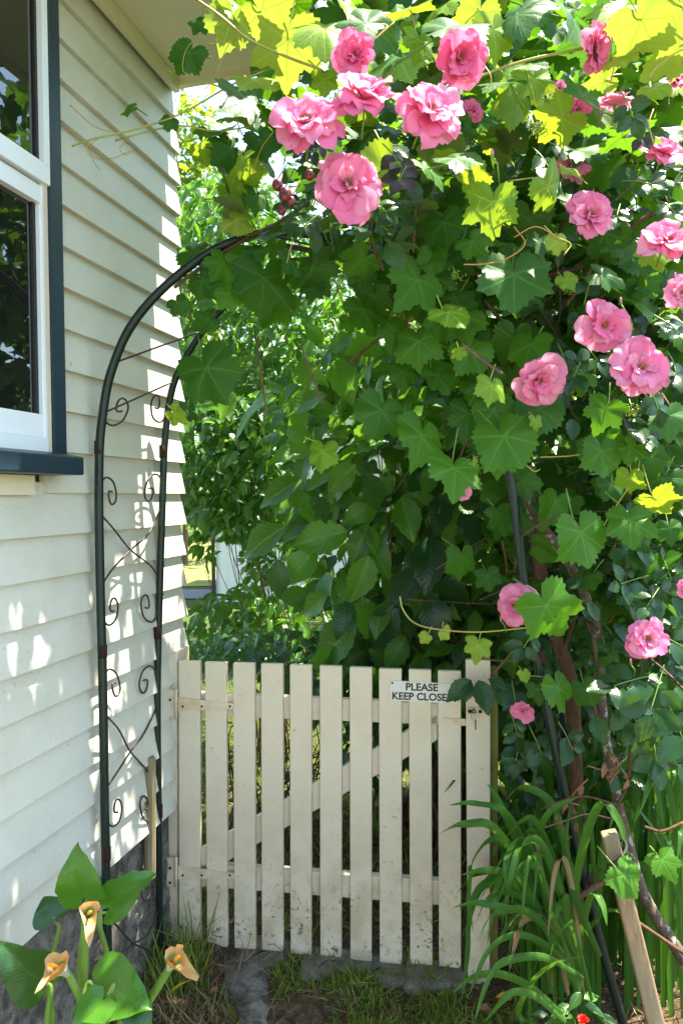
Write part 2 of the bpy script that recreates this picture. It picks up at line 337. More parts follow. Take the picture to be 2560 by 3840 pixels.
# ------------------------------------------------------------------ leaf templates (x across, y to tip, z up; uv = x,y)
def grape_tpl(seed, n=60, teeth=True, rings=(.5,)):
    r_ = random.Random(seed); ang = [0, 20, 31, 52, 74, 86, 112, 140, 160, 172, 180]
    rad = [.70, .54, .42, .62, .52, .43, .54, .46, .37, .22, .08]
    j = [1+r_.uniform(-.08, .08) for _ in rad]; jl = [1+r_.uniform(-.08, .08) for _ in rad]
    dp = r_.uniform(.82, 1.12); rad[2] = r_.uniform(.36, .55); rad[5] = r_.uniform(.38, .53); rad[0] = r_.uniform(.64, .76)
    j = [1+r_.uniform(-.10, .10) for _ in rad]; jl = [1+r_.uniform(-.10, .10) for _ in rad]
    vs = [(0, 0, 0)]; outs = []
    for i in range(n):
        a = 360*i/n; s = 1 if a <= 180 else -1; aa = a if a <= 180 else 360-a
        rr = np.interp(aa, ang, [q*k for q, k in zip(rad, j if s > 0 else jl)])
        if aa in (30, 84): rr *= dp
        if teeth and 8 < aa < 172: rr *= 1.055 if i % 2 else .955
        outs.append((s*math.radians(aa), rr))
    p1, p2, fold, droop = r_.uniform(0, 6), r_.uniform(0, 6), r_.uniform(.0, .16), r_.uniform(.05, .55)
    def zz(x, y):
        r2 = x*x+y*y; th = math.atan2(x, y)
        return -droop*r2+fold*abs(x)+.05*math.sqrt(r2)*math.cos(5*th+.3)+.06*math.sin(3*th+p1)*r2*2+.035*math.sin(9*x+p2)*r2+.05*math.sin(7*y+p1)*abs(x)
    for q in list(rings)+[1.]:
        for th, rr in outs:
            x, y = math.sin(th)*rr*q, math.cos(th)*rr*q; vs.append((x, y, zz(x, y)))
    fs = [(0, 1+k, 1+(k+1) % n) for k in range(n)]
    for g in range(len(rings)):
        o = 1+g*n; fs += [(o+k, o+n+k, o+n+(k+1) % n, o+(k+1) % n) for k in range(n)]
    fs = [tuple(reversed(f)) for f in fs]
    v = np.array(vs)*.86
    return v, fs
def oval_tpl(seed, wid=.55, m=9, peak=.42, droop=.3, fold=.12, tooth=.04, tip=1.0, wave=.02):
    r_ = random.Random(seed); vs = []; p = r_.uniform(0, 6); dr = droop*r_.uniform(.5, 1.3); tw = r_.uniform(-.12, .12)
    for i in range(m+1):
        t = i/m; e = t/peak if t < peak else (1-t)/(1-peak)
        w = .5*wid*(math.sin(min(1, e)*math.pi/2)**(.75 if t < peak else tip))
        if 0 < i < m and tooth: w += tooth*(.5 if i % 2 else -.5)
        w = max(w, .004)
        for s in (-1, -.5, 0, .5, 1):
            x = s*w; z = -dr*t*t+fold*abs(x)*2+wave*math.sin(9*t+p+s*1.5)*abs(s)+tw*x*t
            vs.append((x, t, z))
    fs = [(i*5+k, i*5+k+1, i*5+k+6, i*5+k+5) for i in range(m) for k in range(4)]
    return np.array(vs), fs
def strap_tpl(L, w, bendy):
    vs = []; n = 10
    for i in range(n+1):
        t = i/n; ww = w*(1-t**3)*.5+.0005
        for s in (-1, 0, 1): vs.append((s*ww, t*L, abs(s)*ww*.4))
    return vs
def tpl_mesh(name, tpl, mat, smooth=True):
    v, fs = tpl; me = bpy.data.meshes.new(name); me.from_pydata([tuple(q) for q in v], [], fs)
    uv = me.uv_layers.new(name='UVMap'); li = np.array([l.vertex_index for l in me.loops])
    uv.data.foreach_set('uv', np.ascontiguousarray(np.asarray(v)[li][:, :2], dtype=np.float32).ravel())
    me.materials.append(mat)
    if smooth: me.polygons.foreach_set('use_smooth', [True]*len(me.polygons))
    me.update(); return me
def mass_mesh(name, tpls, pos, X, Yd, Zd, size, mat):
    """join many leaves into one mesh: leaf i uses template i%len, axes X,Yd,Zd and size"""
    n = len(pos); V = []; LV = []; LS = []; UV = []; base = 0
    for k, (v, fs) in enumerate(tpls):
        idx = np.arange(k, n, len(tpls))
        if len(idx) == 0: continue
        v = np.asarray(v)
        w = pos[idx][:, None, :]+(v[None, :, 0, None]*X[idx][:, None, :]+v[None, :, 1, None]*Yd[idx][:, None, :]+v[None, :, 2, None]*Zd[idx][:, None, :])*size[idx][:, None, None]
        V.append(w.reshape(-1, 3)); fl = np.concatenate([np.array(f) for f in fs]); ls = np.array([len(f) for f in fs])
        off = base+np.arange(len(idx))*len(v)
        LV.append((fl[None, :]+off[:, None]).ravel()); LS.append(np.tile(ls, len(idx)))
        UV.append(np.tile(v[fl][:, :2], (len(idx), 1))); base += len(idx)*len(v)
    V = np.concatenate(V); LV = np.concatenate(LV); LS = np.concatenate(LS); UV = np.concatenate(UV)
    me = bpy.data.meshes.new(name); me.vertices.add(len(V)); me.vertices.foreach_set('co', V.astype(np.float32).ravel())
    me.loops.add(len(LV)); me.loops.foreach_set('vertex_index', LV.astype(np.int32))
    me.polygons.add(len(LS)); me.polygons.foreach_set('loop_start', np.concatenate([[0], np.cumsum(LS)[:-1]]).astype(np.int32))
    me.polygons.foreach_set('loop_total', LS.astype(np.int32))
    uv = me.uv_layers.new(name='UVMap'); uv.data.foreach_set('uv', UV.astype(np.float32).ravel())
    me.polygons.foreach_set('use_smooth', np.ones(len(LS), bool)); me.materials.append(mat); me.update(calc_edges=True); return me
def axes(n, nrm, tip, jn=.5, jt=.6):
    """n random leaf frames: normals near nrm, tips near tip"""
    Zd = np.asarray(nrm, float)+rng.normal(0, jn, (n, 3)); Zd /= np.linalg.norm(Zd, axis=1, keepdims=True)
    T = np.asarray(tip, float)+rng.normal(0, jt, (n, 3)); T -= Zd*(T*Zd).sum(1, keepdims=True); T /= np.linalg.norm(T, axis=1, keepdims=True)
    return np.cross(T, Zd), T, Zd
def mat4(p, X, Yd, Zd, s):
    return Matrix(((X[0]*s, Yd[0]*s, Zd[0]*s, p[0]), (X[1]*s, Yd[1]*s, Zd[1]*s, p[1]), (X[2]*s, Yd[2]*s, Zd[2]*s, p[2]), (0, 0, 0, 1)))
def inpoly(x, y, poly):
    c = np.zeros(len(x), bool); j = len(poly)-1
    for i in range(len(poly)):
        xi, yi = poly[i]; xj, yj = poly[j]
        c ^= ((yi > y) != (yj > y)) & (x < (xj-xi)*(y-yi)/(yj-yi+1e-9)+xi); j = i
    return c
def cloud(poly, n, Y0, Y1, power=1.0):
    """n points through the volume seen inside an outline (overview pixels), depth Y0..Y1"""
    poly = np.array(poly, float); lo, hi = poly.min(0), poly.max(0); out = []
    while len(out) < n:
        q = lo+rng.random((n*2, 2))*(hi-lo); q = q[inpoly(q[:, 0], q[:, 1], poly)]
        out += [O(a, b_, Y0+(Y1-Y0)*rng.random()**power) for a, b_ in q[:n-len(out)]]
    return np.array(out)

def sun_open(p, r=.09, keep=.5):
    """False where a leaf would stand in the open gap through which the sun reaches the boards at the house corner"""
    n = p@WN-WOFF; u = p@WD-.21/.31*n; z = p[:, 2]-n/.31
    edge = 2.29-(3-z)*.21
    loose = (z > -.1) & (z < 1.32) & (u > 1.36) & (u < 2.25) & (rng.random(len(n)) > keep)      # a thinner patch of canopy dapples the boards below
    return ~loose & ~((z > 1.30-.0) & (z < 2.95) & (u > edge-r) & (u < 2.40+r) & (n > .0))
# ------------------------------------------------------------------ ground, lawn, path
def lin(*segs):
    out = []
    for a, b_, n in segs: out += list(np.linspace(a, b_, n, endpoint=False))
    return out+[segs[-1][1]]
gx = lin((-150, -12, 6), (-12, -2, 8), (-2, 2, 80), (2, 12, 10), (12, 150, 6)); gy = lin((-150, -8, 6), (-8, .5, 10), (.5, 4.5, 80), (4.5, 16, 16), (16, 260, 6))
gv = []
ph = rng.random((24, 3))*6.28; fr = rng.uniform(2, 30, (24, 2))*np.sign(rng.normal(size=(24, 2)))
def gz(x, y):
    near = 1.0 if (-2.2 < x < 2.2 and .3 < y < 4.6) else 0.0
    return near*sum(.006/(1+abs(f_[0])*.06)*math.sin(f_[0]*x+f_[1]*y+p_[0]) for f_, p_ in zip(fr, ph))*.9
for y in gy:
    for x in gx: gv.append((x, y, gz(x, y)))
nx = len(gx); gf = [(j*nx+i, j*nx+i+1, (j+1)*nx+i+1, (j+1)*nx+i) for j in range(len(gy)-1) for i in range(nx-1)]
tag(part('ground', MB().add(gv, gf).mesh('ground', M_ground, True)), kind='structure')
def sheet(name, pts, z, mat):
    return tag(part(name, MB().add([(x, y, z) for x, y in pts], [tuple(range(len(pts)))]).mesh(name, mat)), kind='structure')
sheet('lawn', [(-14, 12.6), (1.5, 12.6), (8, 30), (-14, 30)], .012, M_lawn)
M_bounce = stonemat('pale_bounce', (.26, .24, .20), (.36, .34, .28), None, 6)
sheet('bounce_sheet', [(-.9, -6), (2.6, -6), (2.6, .2), (-.9, .2)], .012, M_bounce)  # unseen pale sheet behind the camera, added to bounce sun onto the soffit
sheet('path', [(-14, 11.2), (-2.0, 11.0), (-1.9, 12.1), (-14, 12.5)], .016, M_path)

# ------------------------------------------------------------------ house
HC = W(2.32, 0)
house = thing('house', HC, 'cream weatherboard house side wall with navy trimmed window and pale eave', 'house')
U1, ZB, EX = 2.318, .48, .1088
# body behind the boards
mb = MB(); mb.quadbox(W(-2.5, ZB-.02, -.03), W(U1-.03, ZB-.02, -.03), W(U1-.03, 3.0, -.03), W(-2.5, 3.0, -.03), -WN*2.6); part('wall', mb.mesh('wall', M_board), house)
mb = MB(); fp = W(-2.5, -.1, -.028)
us = np.linspace(-2.5, U1-.02, 190); zs = np.linspace(-.1, ZB+.02, 24); vs = []; 
for z in zs:
    for u in us: vs.append(W(u, z, -.006+.006*math.sin(u*31+z*17)*math.sin(u*13-z*41)+rng.normal(0, .0040)))
mb.add(vs, [(j*190+i, j*190+i+1, (j+1)*190+i+1, (j+1)*190+i) for j in range(23) for i in range(189)])
mb.quadbox(W(U1-.02, -.1, -.004), W(U1-.02, ZB, -.004), W(U1-.02, ZB, -2.4), W(U1-.02, -.1, -2.4), -WD*.1)
part('foundation', mb.mesh('foundation', M_conc, True), house)
# window opening limits in wall coordinates
uT, _ = wall_uz(255, 1690, .05)
SILLZ = wall_uz(255, 1700, .05)[1]
for k in range(24):
    z0 = ZB+EX*k; z1 = z0+EX+.028
    if z0 > 2.98: break
    t0, t1 = .026, .006; z1 = min(z1, 2.995)
    ua = -2.5
    ub = U1
    if z0 > SILLZ-.14: ua = uT-.05
    s = rng.normal(0, .0012)
    q = [W(ua, z0, t0+s), W(ub+t0, z0, t0+s), W(ub+t1, z1, t1), W(ua, z1, t1)]
    q2 = [W(ua, z0, 0), W(ub, z0, 0), W(ub, z1, -.004), W(ua, z1, -.004)]
    part('weatherboard', MB().hexa([*q, *q2]).mesh('weatherboard', M_board), house)
    # the return boards round the corner, on the end wall
    def E_(n, z, o): return WD*(U1+o)+WN*(WOFF+n)+np.array([0, 0, z])
    q = [E_(t0-.001, z0+.001, t0), E_(-2.4, z0+.001, t0), E_(-2.4, z1, t1), E_(t1-.001, z1, t1)]
    q2 = [E_(-.001, z0+.001, .0), E_(-2.4, z0+.001, .0), E_(-2.4, z1, -.004), E_(-.001, z1, -.004)]
    part('weatherboard', MB().hexa([*q, *q2]).mesh('weatherboard', M_board), house)
# eave: soffit sheet, fascia, scotia strip, roof
UE = 2.30; OV = .50; ZS = 3.0
part('soffit', MB().quadbox(W(-2.5, ZS, -.1), W(UE, ZS, -.1), W(UE, ZS, OV), W(-2.5, ZS, OV), Z3*.02).mesh('soffit', M_soffit), house)
mb = MB(); mb.quadbox(W(-2.5, ZS-.045, .028), W(UE-.002, ZS-.045, .028), W(UE-.002, ZS-.002, .028), W(-2.5, ZS-.002, .028), WN*.02); part('scotia_strip', mb.mesh('scotia_strip', M_soffit), house)
mb = MB(); mb.quadbox(W(UE, ZS-.02, -2.4), W(UE, ZS-.02, OV+.02), W(UE, ZS+.15, OV+.02), W(UE, ZS+.15, -2.4), WD*.022); part('fascia', mb.mesh('fascia', M_soffit), house)
mb = MB(); mb.quadbox(W(-2.5, ZS-.02, OV), W(UE-.002, ZS-.02, OV), W(UE-.002, ZS+.15, OV), W(-2.5, ZS+.15, OV), WN*.02); part('fascia', mb.mesh('fascia', M_soffit), house)
mb = MB(); mb.hexa([W(-2.5, ZS+.152, OV+.04), W(UE+.05, ZS+.152, OV+.04), W(UE+.05, ZS+.9, -2), W(-2.5, ZS+.9, -2), W(-2.5, ZS+.18, OV+.04), W(UE+.05, ZS+.18, OV+.04), W(UE+.05, ZS+.93, -2), W(-2.5, ZS+.93, -2)])
part('roof', mb.mesh('roof', plain('roof_iron', (.08, .10, .10), .5, .4, (.1, .12, .12))), house)
# window
def wz(x, y, o): return wall_uz(x*1.0, y*1.0, o)
uo = wz(235, 840, .05)[0]
wtop = 2.96; ul = -.2
window = part('window', MB().quadbox(W(ul, SILLZ, .012), W(uo-.13, SILLZ, .012), W(uo-.13, wtop, .012), W(ul, wtop, .012), -WN*.03).mesh('window_back', M_dark), house)
part('navy_trim', MB().quadbox(W(uo-.047, SILLZ-.012, .05), W(uo, SILLZ-.012, .05), W(uo, wtop, .05), W(uo-.047, wtop, .05), -WN*.05).mesh('navy_trim', M_trim), house)
ug0 = wz(118, 615, .015); ug1 = wz(133, 770, .015); ug2 = wz(151, 1558, .015)
uc = uo-.049
part('liner', MB().quadbox(W(uc-.016, SILLZ+.0, .042), W(uc, SILLZ, .042), W(uc, wtop, .042), W(uc-.016, wtop, .042), -WN*.04).mesh('liner', M_putty), window)
ue = uc-.018; ub_ = ug1[0]-.006
fo = .040
def bar(name, u0, u1, z0, z1, o, th, mat=M_white, p=window):
    return part(name, MB().quadbox(W(u0, z0, o), W(u1, z0, o), W(u1, z1, o), W(u0, z1, o), -WN*th).mesh(name, mat), p)
ztr0, ztr1 = ug1[1], ug0[1]
ztm = (ztr0+ztr1)/2
bar('frame', ub_+.022, ue, SILLZ+.035, wtop, fo, .05)
bar('frame', ul, ue-.001, SILLZ-.001, SILLZ+.034, fo+.006, .05)
# lower fixed light and upper sash, each with its own stile, rail, bead and pane
bar('stile', ub_-.006, ub_+.021, SILLZ+.036, ztm-.006, fo-.006, .03)
bar('rail', ul, ub_-.007, SILLZ+.036, ug2[1], fo-.006, .03)
bar('rail', ul, ub_+.020, ztr0, ztm-.005, fo-.003, .03)
bar('rail', ul, ub_+.026, ztm+.001, ztr1, fo+.010, .03)
bar('stile', ub_-.004, ub_+.026, ztr1+.001, wtop, fo+.010, .03)
bar('bead', ub_-.018, ub_-.007, ug2[1], ztr0, fo-.016, .02, M_dark)
bar('bead', ub_-.014, ub_-.005, ztr1+.001, wtop, fo-.004, .02, M_dark)
bar('pane', ul, ub_-.017, ug2[1], ztr0, .018, .004, M_glass)
bar('pane', ul, ub_-.013, ztr1, wtop, .030, .004, M_glass)
se = wz(310, 1745, .10)
s0 = wz(310, 1715, .10)[1]; s1 = wz(310, 1782, .10)[1]
mb = MB(); mb.hexa([W(ul, s1, .105), W(se[0], s1, .105), W(se[0], s1, -.0), W(ul, s1, -.0), W(ul, s0, .105), W(se[0], s0, .105), W(se[0], s0+.022, .0), W(ul, s0+.022, .0)])
o = part('sill', mb.mesh('sill', M_trim), window)
bv = o.modifiers.new('bevel', 'BEVEL'); bv.width = .004; bv.segments = 2
part('under_sill_strip', MB().quadbox(W(ul, s1-.05, .034), W(se[0]-.1, s1-.05, .034), W(se[0]-.1, s1-.002, .034), W(ul, s1-.002, .034), -WN*.02).mesh('strip', M_soffit), window)

# ------------------------------------------------------------------ gate
GL, GR = P(671, 3544, 2.45), P(1728, 3639, 2.30)
gdir = unit((GR-GL)*[1, 1, 0]); gn = np.array([gdir[1], -gdir[0], 0])      # towards the camera
def G(x, y, o=0.0): return hit(x, y, GL+gn*o, gn)
gate = thing('garden_gate', (GL+GR)/2, 'cream painted picket gate closed across the path under the arch', 'gate')
def bevel(o, w=.003):
    b_ = o.modifiers.new('bevel', 'BEVEL'); b_.width = w; b_.segments = 2; b_.limit_method = 'ANGLE'; return o
PK = [(669, 749, 2481, 671, 749, 3543), (767, 847, 2485, 776, 852, 3553), (873, 954, 2488, 878, 957, 3561), (978, 1060, 2491, 981, 1061, 3572), (1086, 1168, 2495, 1088, 1166, 3583),
      (1198, 1281, 2499, 1200, 1279, 3594), (1310, 1394, 2504, 1313, 1392, 3606), (1420, 1505, 2510, 1423, 1506, 3618), (1532, 1616, 2513, 1537, 1621, 3630), (1641, 1728, 2518, 1645, 1728, 3640)]
for a, b_, y, c_, d_, y2 in PK:
    bevel(part('picket', MB().quadbox(G(c_, y2-3), G(d_, y2+3), G(b_, y+1), G(a, y-1), -gn*.021).mesh('picket', M_gate), gate))
bk = -.0215
for n_, pts in (('rail', [(700, 2684), (1722, 2722), (1722, 2642), (700, 2598)]), ('rail', [(700, 3322), (1722, 3402), (1722, 3312), (700, 3238)])):
    bevel(part(n_, MB().quadbox(*[G(x, y, bk) for x, y in pts], -gn*.032).mesh(n_, M_gate), gate))
bevel(part('brace', MB().quadbox(*[G(x, y, bk) for x, y in [(705, 3318), (705, 3210), (1640, 2676), (1640, 2776)]], -gn*.024).mesh('brace', M_gate), gate))
for ya, yb, yc, yd in ((2615, 2668, 2640, 2660), (3247, 3298, 3277, 3298)):
    h = part('hinge', MB().quadbox(G(668, yb, .004), G(877, yd, .004), G(877, yc, .004), G(668, ya, .004), -gn*.003).mesh('hinge', M_hinge), gate)
    part('pin', MB().tube([G(660, ya-32, .008), G(660, yb+28, .008)], .0055, 8).mesh('pin', M_hinge, True), h)
    part('hinge_plate', MB().quadbox(G(624, yb+28, .0035), G(655, yb+28, .0035), G(655, ya-30, .0035), G(624, ya-30, .0035), -gn*.0025).mesh('hinge_plate', M_hinge), h)
    mb = MB()
    for x in (685, 756, 862): mb.ball(G(x, (yb*.5+yd*.5)-14, .005), .004, 6, 4)
    for y in (ya+10, yb+14): mb.ball(G(637, y, .005), .005, 6, 4)
    part('screw', mb.mesh('screws', M_rust), h)
# latch
lt = part('latch', MB().quadbox(G(1662, 2719, .005), G(1792, 2725, .005), G(1792, 2700, .005), G(1662, 2693, .005), -gn*.0045).mesh('latch', M_hinge), gate)
mb = MB()
for x in (1675, 1709): mb.ball(G(x, 2707, .005), .004, 8, 4)
part('screw', mb.mesh('screw', M_hinge), lt)

# sign
sg = thing('sign', G(1582, 2627), 'small white plastic sign reading PLEASE KEEP CLOSED screwed on the gate', 'sign')
SC = [(1461, 2628), (1716, 2640), (1715, 2566), (1459, 2552)]
bevel(part('plate', MB().quadbox(*[G(x, y, .0045) for x, y in SC], -gn*.004).mesh('plate', M_sign), sg), .001)
def lettering(txt, xa, xb, yb, yt, skew):
    cu = bpy.data.curves.new('lettering', 'FONT'); cu.body = txt; cu.size = 1; cu.offset = .03; cu.resolution_u = 4; cu.extrude = 0.0
    to = bpy.data.objects.new('lettering_curve', cu); col.objects.link(to); bpy.context.view_layer.update()
    me = bpy.data.meshes.new_from_object(to.evaluated_get(bpy.context.evaluated_depsgraph_get()))
    bpy.data.objects.remove(to); v = np.array([q.co[:] for q in me.vertices]); lo, hi = v.min(0), v.max(0)
    for q, c_ in zip(me.vertices, v):
        fx = (c_[0]-lo[0])/(hi[0]-lo[0]); fy = (c_[1]-lo[1])/(hi[1]-lo[1]); x = xa+(xb-xa)*fx; y = yb+(yt-yb)*fy+skew*fx
        q.co = tuple(G(x, y, .0052))
    me.materials.clear(); me.materials.append(M_ink); part('lettering', me, sg)
lettering('PLEASE', 1521, 1642, 2590, 2561, 4); lettering('KEEP CLOSED', 1470, 1702, 2624, 2595, 8)
mb = MB(); mb.ball(G(1470, 2562, .005), .0035, 8, 4); mb.ball(G(1705, 2630, .005), .0035, 8, 4); part('screw', mb.mesh('screw', M_rust), sg)

# gate posts
pl = thing('gate_post', P(640, 3590, 2.47), 'square cream gate post carrying the hinges beside the house corner', 'gate post', 'posts of the gate')
a = [P(610, 3600, 2.475), P(664, 3600, 2.465), P(663, 2440, 2.465), P(611, 2440, 2.475)]
bevel(part('post', MB().quadbox(*a, WD*.095).mesh('post', M_gate), pl), .004)
pr_ = thing('gate_post', P(1800, 3690, 2.29), 'wide cream board on a mossy timber post at the latch end of the gate', 'gate post', 'posts of the gate')
a = [P(1753, 3700, 2.275), P(1836, 3700, 2.265), P(1838, 2475, 2.265), P(1745, 2475, 2.275)]
bevel(part('board', MB().quadbox(*a, [.004, .022, 0]).mesh('board', M_gate), pr_), .003)
a = [P(1775, 3690, 2.30), P(1868, 3690, 2.29), P(1867, 2515, 2.29), P(1775, 2515, 2.30)]
bevel(part('timber', MB().quadbox(*a, [.01, .07, 0]).mesh('timber', M_green_wood), pr_), .004)
# catch with padlock on the latch post
ct = thing('padlock', P(1775, 2700, 2.255), 'small brass padlock and rusty catch on the latch post', 'padlock')
def Q(x, y, o=0): return P(x, y, 2.262-o)
mb = MB(); mb.quadbox(Q(1752, 2680), Q(1815, 2682), Q(1814, 2656), Q(1752, 2654), [0, .003, 0]); part('catch_plate', mb.mesh('catch_plate', M_hinge), ct)
mb = MB(); mb.quadbox(Q(1767, 2700, .02), Q(1784, 2700, .02), Q(1784, 2676, .02), Q(1767, 2676, .02), [0, .012, 0]); bevel(part('body', mb.mesh('body', M_steel), ct), .003)
mb = MB(); mb.tube(catmull([Q(1770, 2677, .014), Q(1770, 2665, .014), Q(1776, 2660, .014), Q(1781, 2666, .014), Q(1781, 2677, .014)], 4), .0022, 6); part('shackle', mb.mesh('shackle', M_dark, True), ct)
mb = MB(); mb.tube([Q(1782, 2700, .012), Q(1783, 2736, .010)], .002, 6); part('pin', mb.mesh('pin', M_dark), ct)
mb = MB(); 
for x, y in ((1761, 2668), (1800, 2669)): mb.ball(Q(x, y, .002), .006, 8, 4)
part('screw', mb.mesh('screw', M_rust), ct)
# weathered stub at the house corner
st = part('old_post', MB().tube([P(562, 3290, 2.30), P(562, 3000, 2.30), P(563, 2850, 2.30), P(563, 2838, 2.30)], [.019, .019, .018, .013], 10).mesh('old_post', M_grey_wood))
tag(st, 'short weathered grey timber stub against the foundation behind the arch leg', 'post')
# ------------------------------------------------------------------ arch
arch = thing('garden_arch', P(400, 3700, 2.0), 'dark green tubular garden arch with scrolled wire sides leaning over the gate', 'arch')
YF, YR = 2.0, 2.36
FR = [(408, 3950), (404, 3600), (400, 3400), (392, 3000), (386, 2600), (376, 2200), (371, 1900), (373, 1680), (386, 1550), (402, 1450), (428, 1360), (475, 1250), (545, 1150), (645, 1050), (765, 958), (880, 902), (985, 874), (1085, 868),
      (1280, 905), (1480, 1020), (1680, 1260), (1830, 1530), (1912, 1796), (1967, 2204), (2025, 2530), (2122, 3004), (2204, 3363), (2335, 3837), (2370, 3975)]
RR = [(603, 3640), (597, 3300), (592, 2900), (590, 2600), (596, 2300), (610, 1850), (618, 1650), (640, 1480), (680, 1370), (760, 1240), (870, 1120), (1000, 1030), (1150, 975), (1290, 963), (1440, 985), (1600, 1070), (1780, 1300), (1900, 1600), (1980, 2000), (2070, 2440), (2125, 2800), (2170, 3100), (2235, 3640)]
fp_ = catmull([P(x, y, YF) for x, y in FR], 7); rp_ = catmull([P(x, y, YR) for x, y in RR], 7)
part('hoop', MB().tube(fp_, .0124, 12).mesh('hoop', M_arch, True), arch)
part('hoop', MB().tube(rp_, .0116, 12).mesh('hoop', M_arch, True), arch)
for (x, y, Y) in ((371, 1680, YF), (384, 2445, YF), (398, 3205, YF), (612, 1695, YR), (592, 2372, YR), (595, 3045, YR), (2027, 2470, YF), (2205, 3310, YF)):
    dx = 0 if x < 1500 else 12
    part('collar', MB().tube([P(x-dx, y-26, Y), P(x, y-4, Y), P(x+dx, y+22, Y)], .0130, 12).mesh('collar', M_rust, True), arch)
def legx(pts, y):
    ys = [q[1] for q in pts]; xs = [q[0] for q in pts]; o_ = np.argsort(ys); return float(np.interp(y, np.array(ys)[o_], np.array(xs)[o_]))
Lf = [q for q in FR[:9]]; Lr = [q for q in RR[:8]]
def side(x, y):
    xf, xr = legx(Lf, y), legx(Lr, y); t = (x-xf)/(xr-xf); 
    v = ray(x, y); Y = 1/((1-t)/YF+t/YR); return P(x, y, Y)
SCR = [(0, 0), (.10, .27), (.4, .40), (.8, .22), (1, -.2), (.95, -.5), (.75, -.62), (.58, -.50), (.50, -.22), (.58, -.12), (.75, -.14)]
def scroll(front, y, w, h, flip=1):
    pts = Lf if front else Lr; s = 1 if front else -1
    part('scroll', MB().tube(catmull([side(legx(pts, y+b_*h*flip)+s*(6+a_*w), y+b_*h*flip) for a_, b_ in SCR], 5), .0031, 5).mesh('scroll', M_wire, True), arch)
for y, fl in ((1555, 1), (1830, -1), (2305, 1), (2550, -1), (3060, 1), (3330, -1)):
    scroll(True, y, 88 if y < 1600 else 58, 100, fl); scroll(False, y-12, 62, 100, fl)
def wire(pts, r=.003, m=None): part('wire', MB().tube(catmull(pts, 5), r, 5).mesh('wire', m or M_wire, True), arch)
for y1, y2 in ((1930, 2195), (2680, 2960), (3440, 3640)):
    ym = (y1+y2)/2
    a, b_ = legx(Lf, y1), legx(Lr, y1)
    wire([side(a+8, y1), side(a+60, y1+60), side((a+b_)/2, ym), side(b_-40, y2-70), side(b_-6, y2-10)])
    wire([side(b_-6, y1-20), side(b_-50, y1+70), side((a+b_)/2, ym), side(a+50, y2-60), side(a+10, y2)])
# rungs between the hoops
for i, j in ((56, 52), (70, 63), (92, 80), (112, 96), (135, 118), (150, 130), (165, 142)):
    if i < len(fp_) and j < len(rp_): wire([fp_[i], (fp_[i]+rp_[j])/2, rp_[j]], .003)

# ------------------------------------------------------------------ stones, kerb
def rock(name, px, Y, sx, sy, sz, label, group=None, mat=None, rot=0):
    c = P(px[0], px[1], Y); n, mm = 16, 9; vs = []; r_ = random.Random(int(px[0])); fsx = [r_.uniform(0, 6) for _ in range(4)]
    for i in range(mm+1):
        th = math.pi*i/mm
        for k in range(n):
            p = 2*math.pi*k/n; d = np.array([math.sin(th)*math.cos(p), math.sin(th)*math.sin(p), math.cos(th)])
            q = np.sign(d)*np.abs(d)**.34+np.array([r_.gauss(0, .035) for _ in range(3)]); w = 1+.10*math.sin(3*p+fsx[0])+.07*math.sin(5*th+fsx[1])*math.cos(2*p+fsx[2])
            x, y = q[0]*sx*w, q[1]*sy*w
            vs.append((c[0]+x*math.cos(rot)-y*math.sin(rot), c[1]+x*math.sin(rot)+y*math.cos(rot), .0+q[2]*sz*(.94+.06*w)))
    fs = [(i*n+k, (i+1)*n+k, (i+1)*n+(k+1) % n, i*n+(k+1) % n) for i in range(mm) for k in range(n)]
    return tag(part(name, MB().add(vs, fs).mesh(name, mat or M_stone, True)), label, 'stone', group)
GRP = 'stones bedded in a row under the gate'
rock('edging_stone', (985, 3625), 2.40, .090, .090, .020, 'mossy grey stone under the gate at the head of the concrete strip', GRP)
rock('edging_stone', (1225, 3655), 2.345, .090, .075, .019, 'rounded grey stone under the gate just left of the fallen yellow leaf', GRP, rot=.06)
rock('edging_stone', (1430, 3665), 2.32, .090, .072, .015, 'low mossy stone half buried in grass under the pickets below the sign', GRP, rot=-.05)
rock('edging_stone', (1625, 3690), 2.28, .095, .070, .020, 'grey stone under the latch end of the gate', GRP, rot=-.08)
c0, c1 = P(940, 3640, 2.36), P(960, 3990, 1.95)
mb = MB(); vs = []; nn = 14
for i in range(nn):
    t = i/(nn-1); c_ = c0+(c1-c0)*t; w1, w2 = .065+.02*math.sin(5*t+1)+rng.normal(0, .006), .045+.015*math.sin(7*t)+rng.normal(0, .006)
    for k, (xx, zz_) in enumerate(((-w1-.02, -.03), (-w1, .012), (-w1*.5, .022), (0, .026), (w2*.5, .022), (w2, .012), (w2+.02, -.03))):
        vs.append((c_[0]+xx, c_[1], zz_+rng.normal(0, .002)))
mb.add(vs, [(i*7+k, i*7+k+1, (i+1)*7+k+1, (i+1)*7+k) for i in range(nn-1) for k in range(6)])
tag(part('concrete_kerb', mb.mesh('concrete_kerb', M_conc, True)), 'rough broken concrete strip running from the gate towards the viewer between soil and turf', 'kerb')

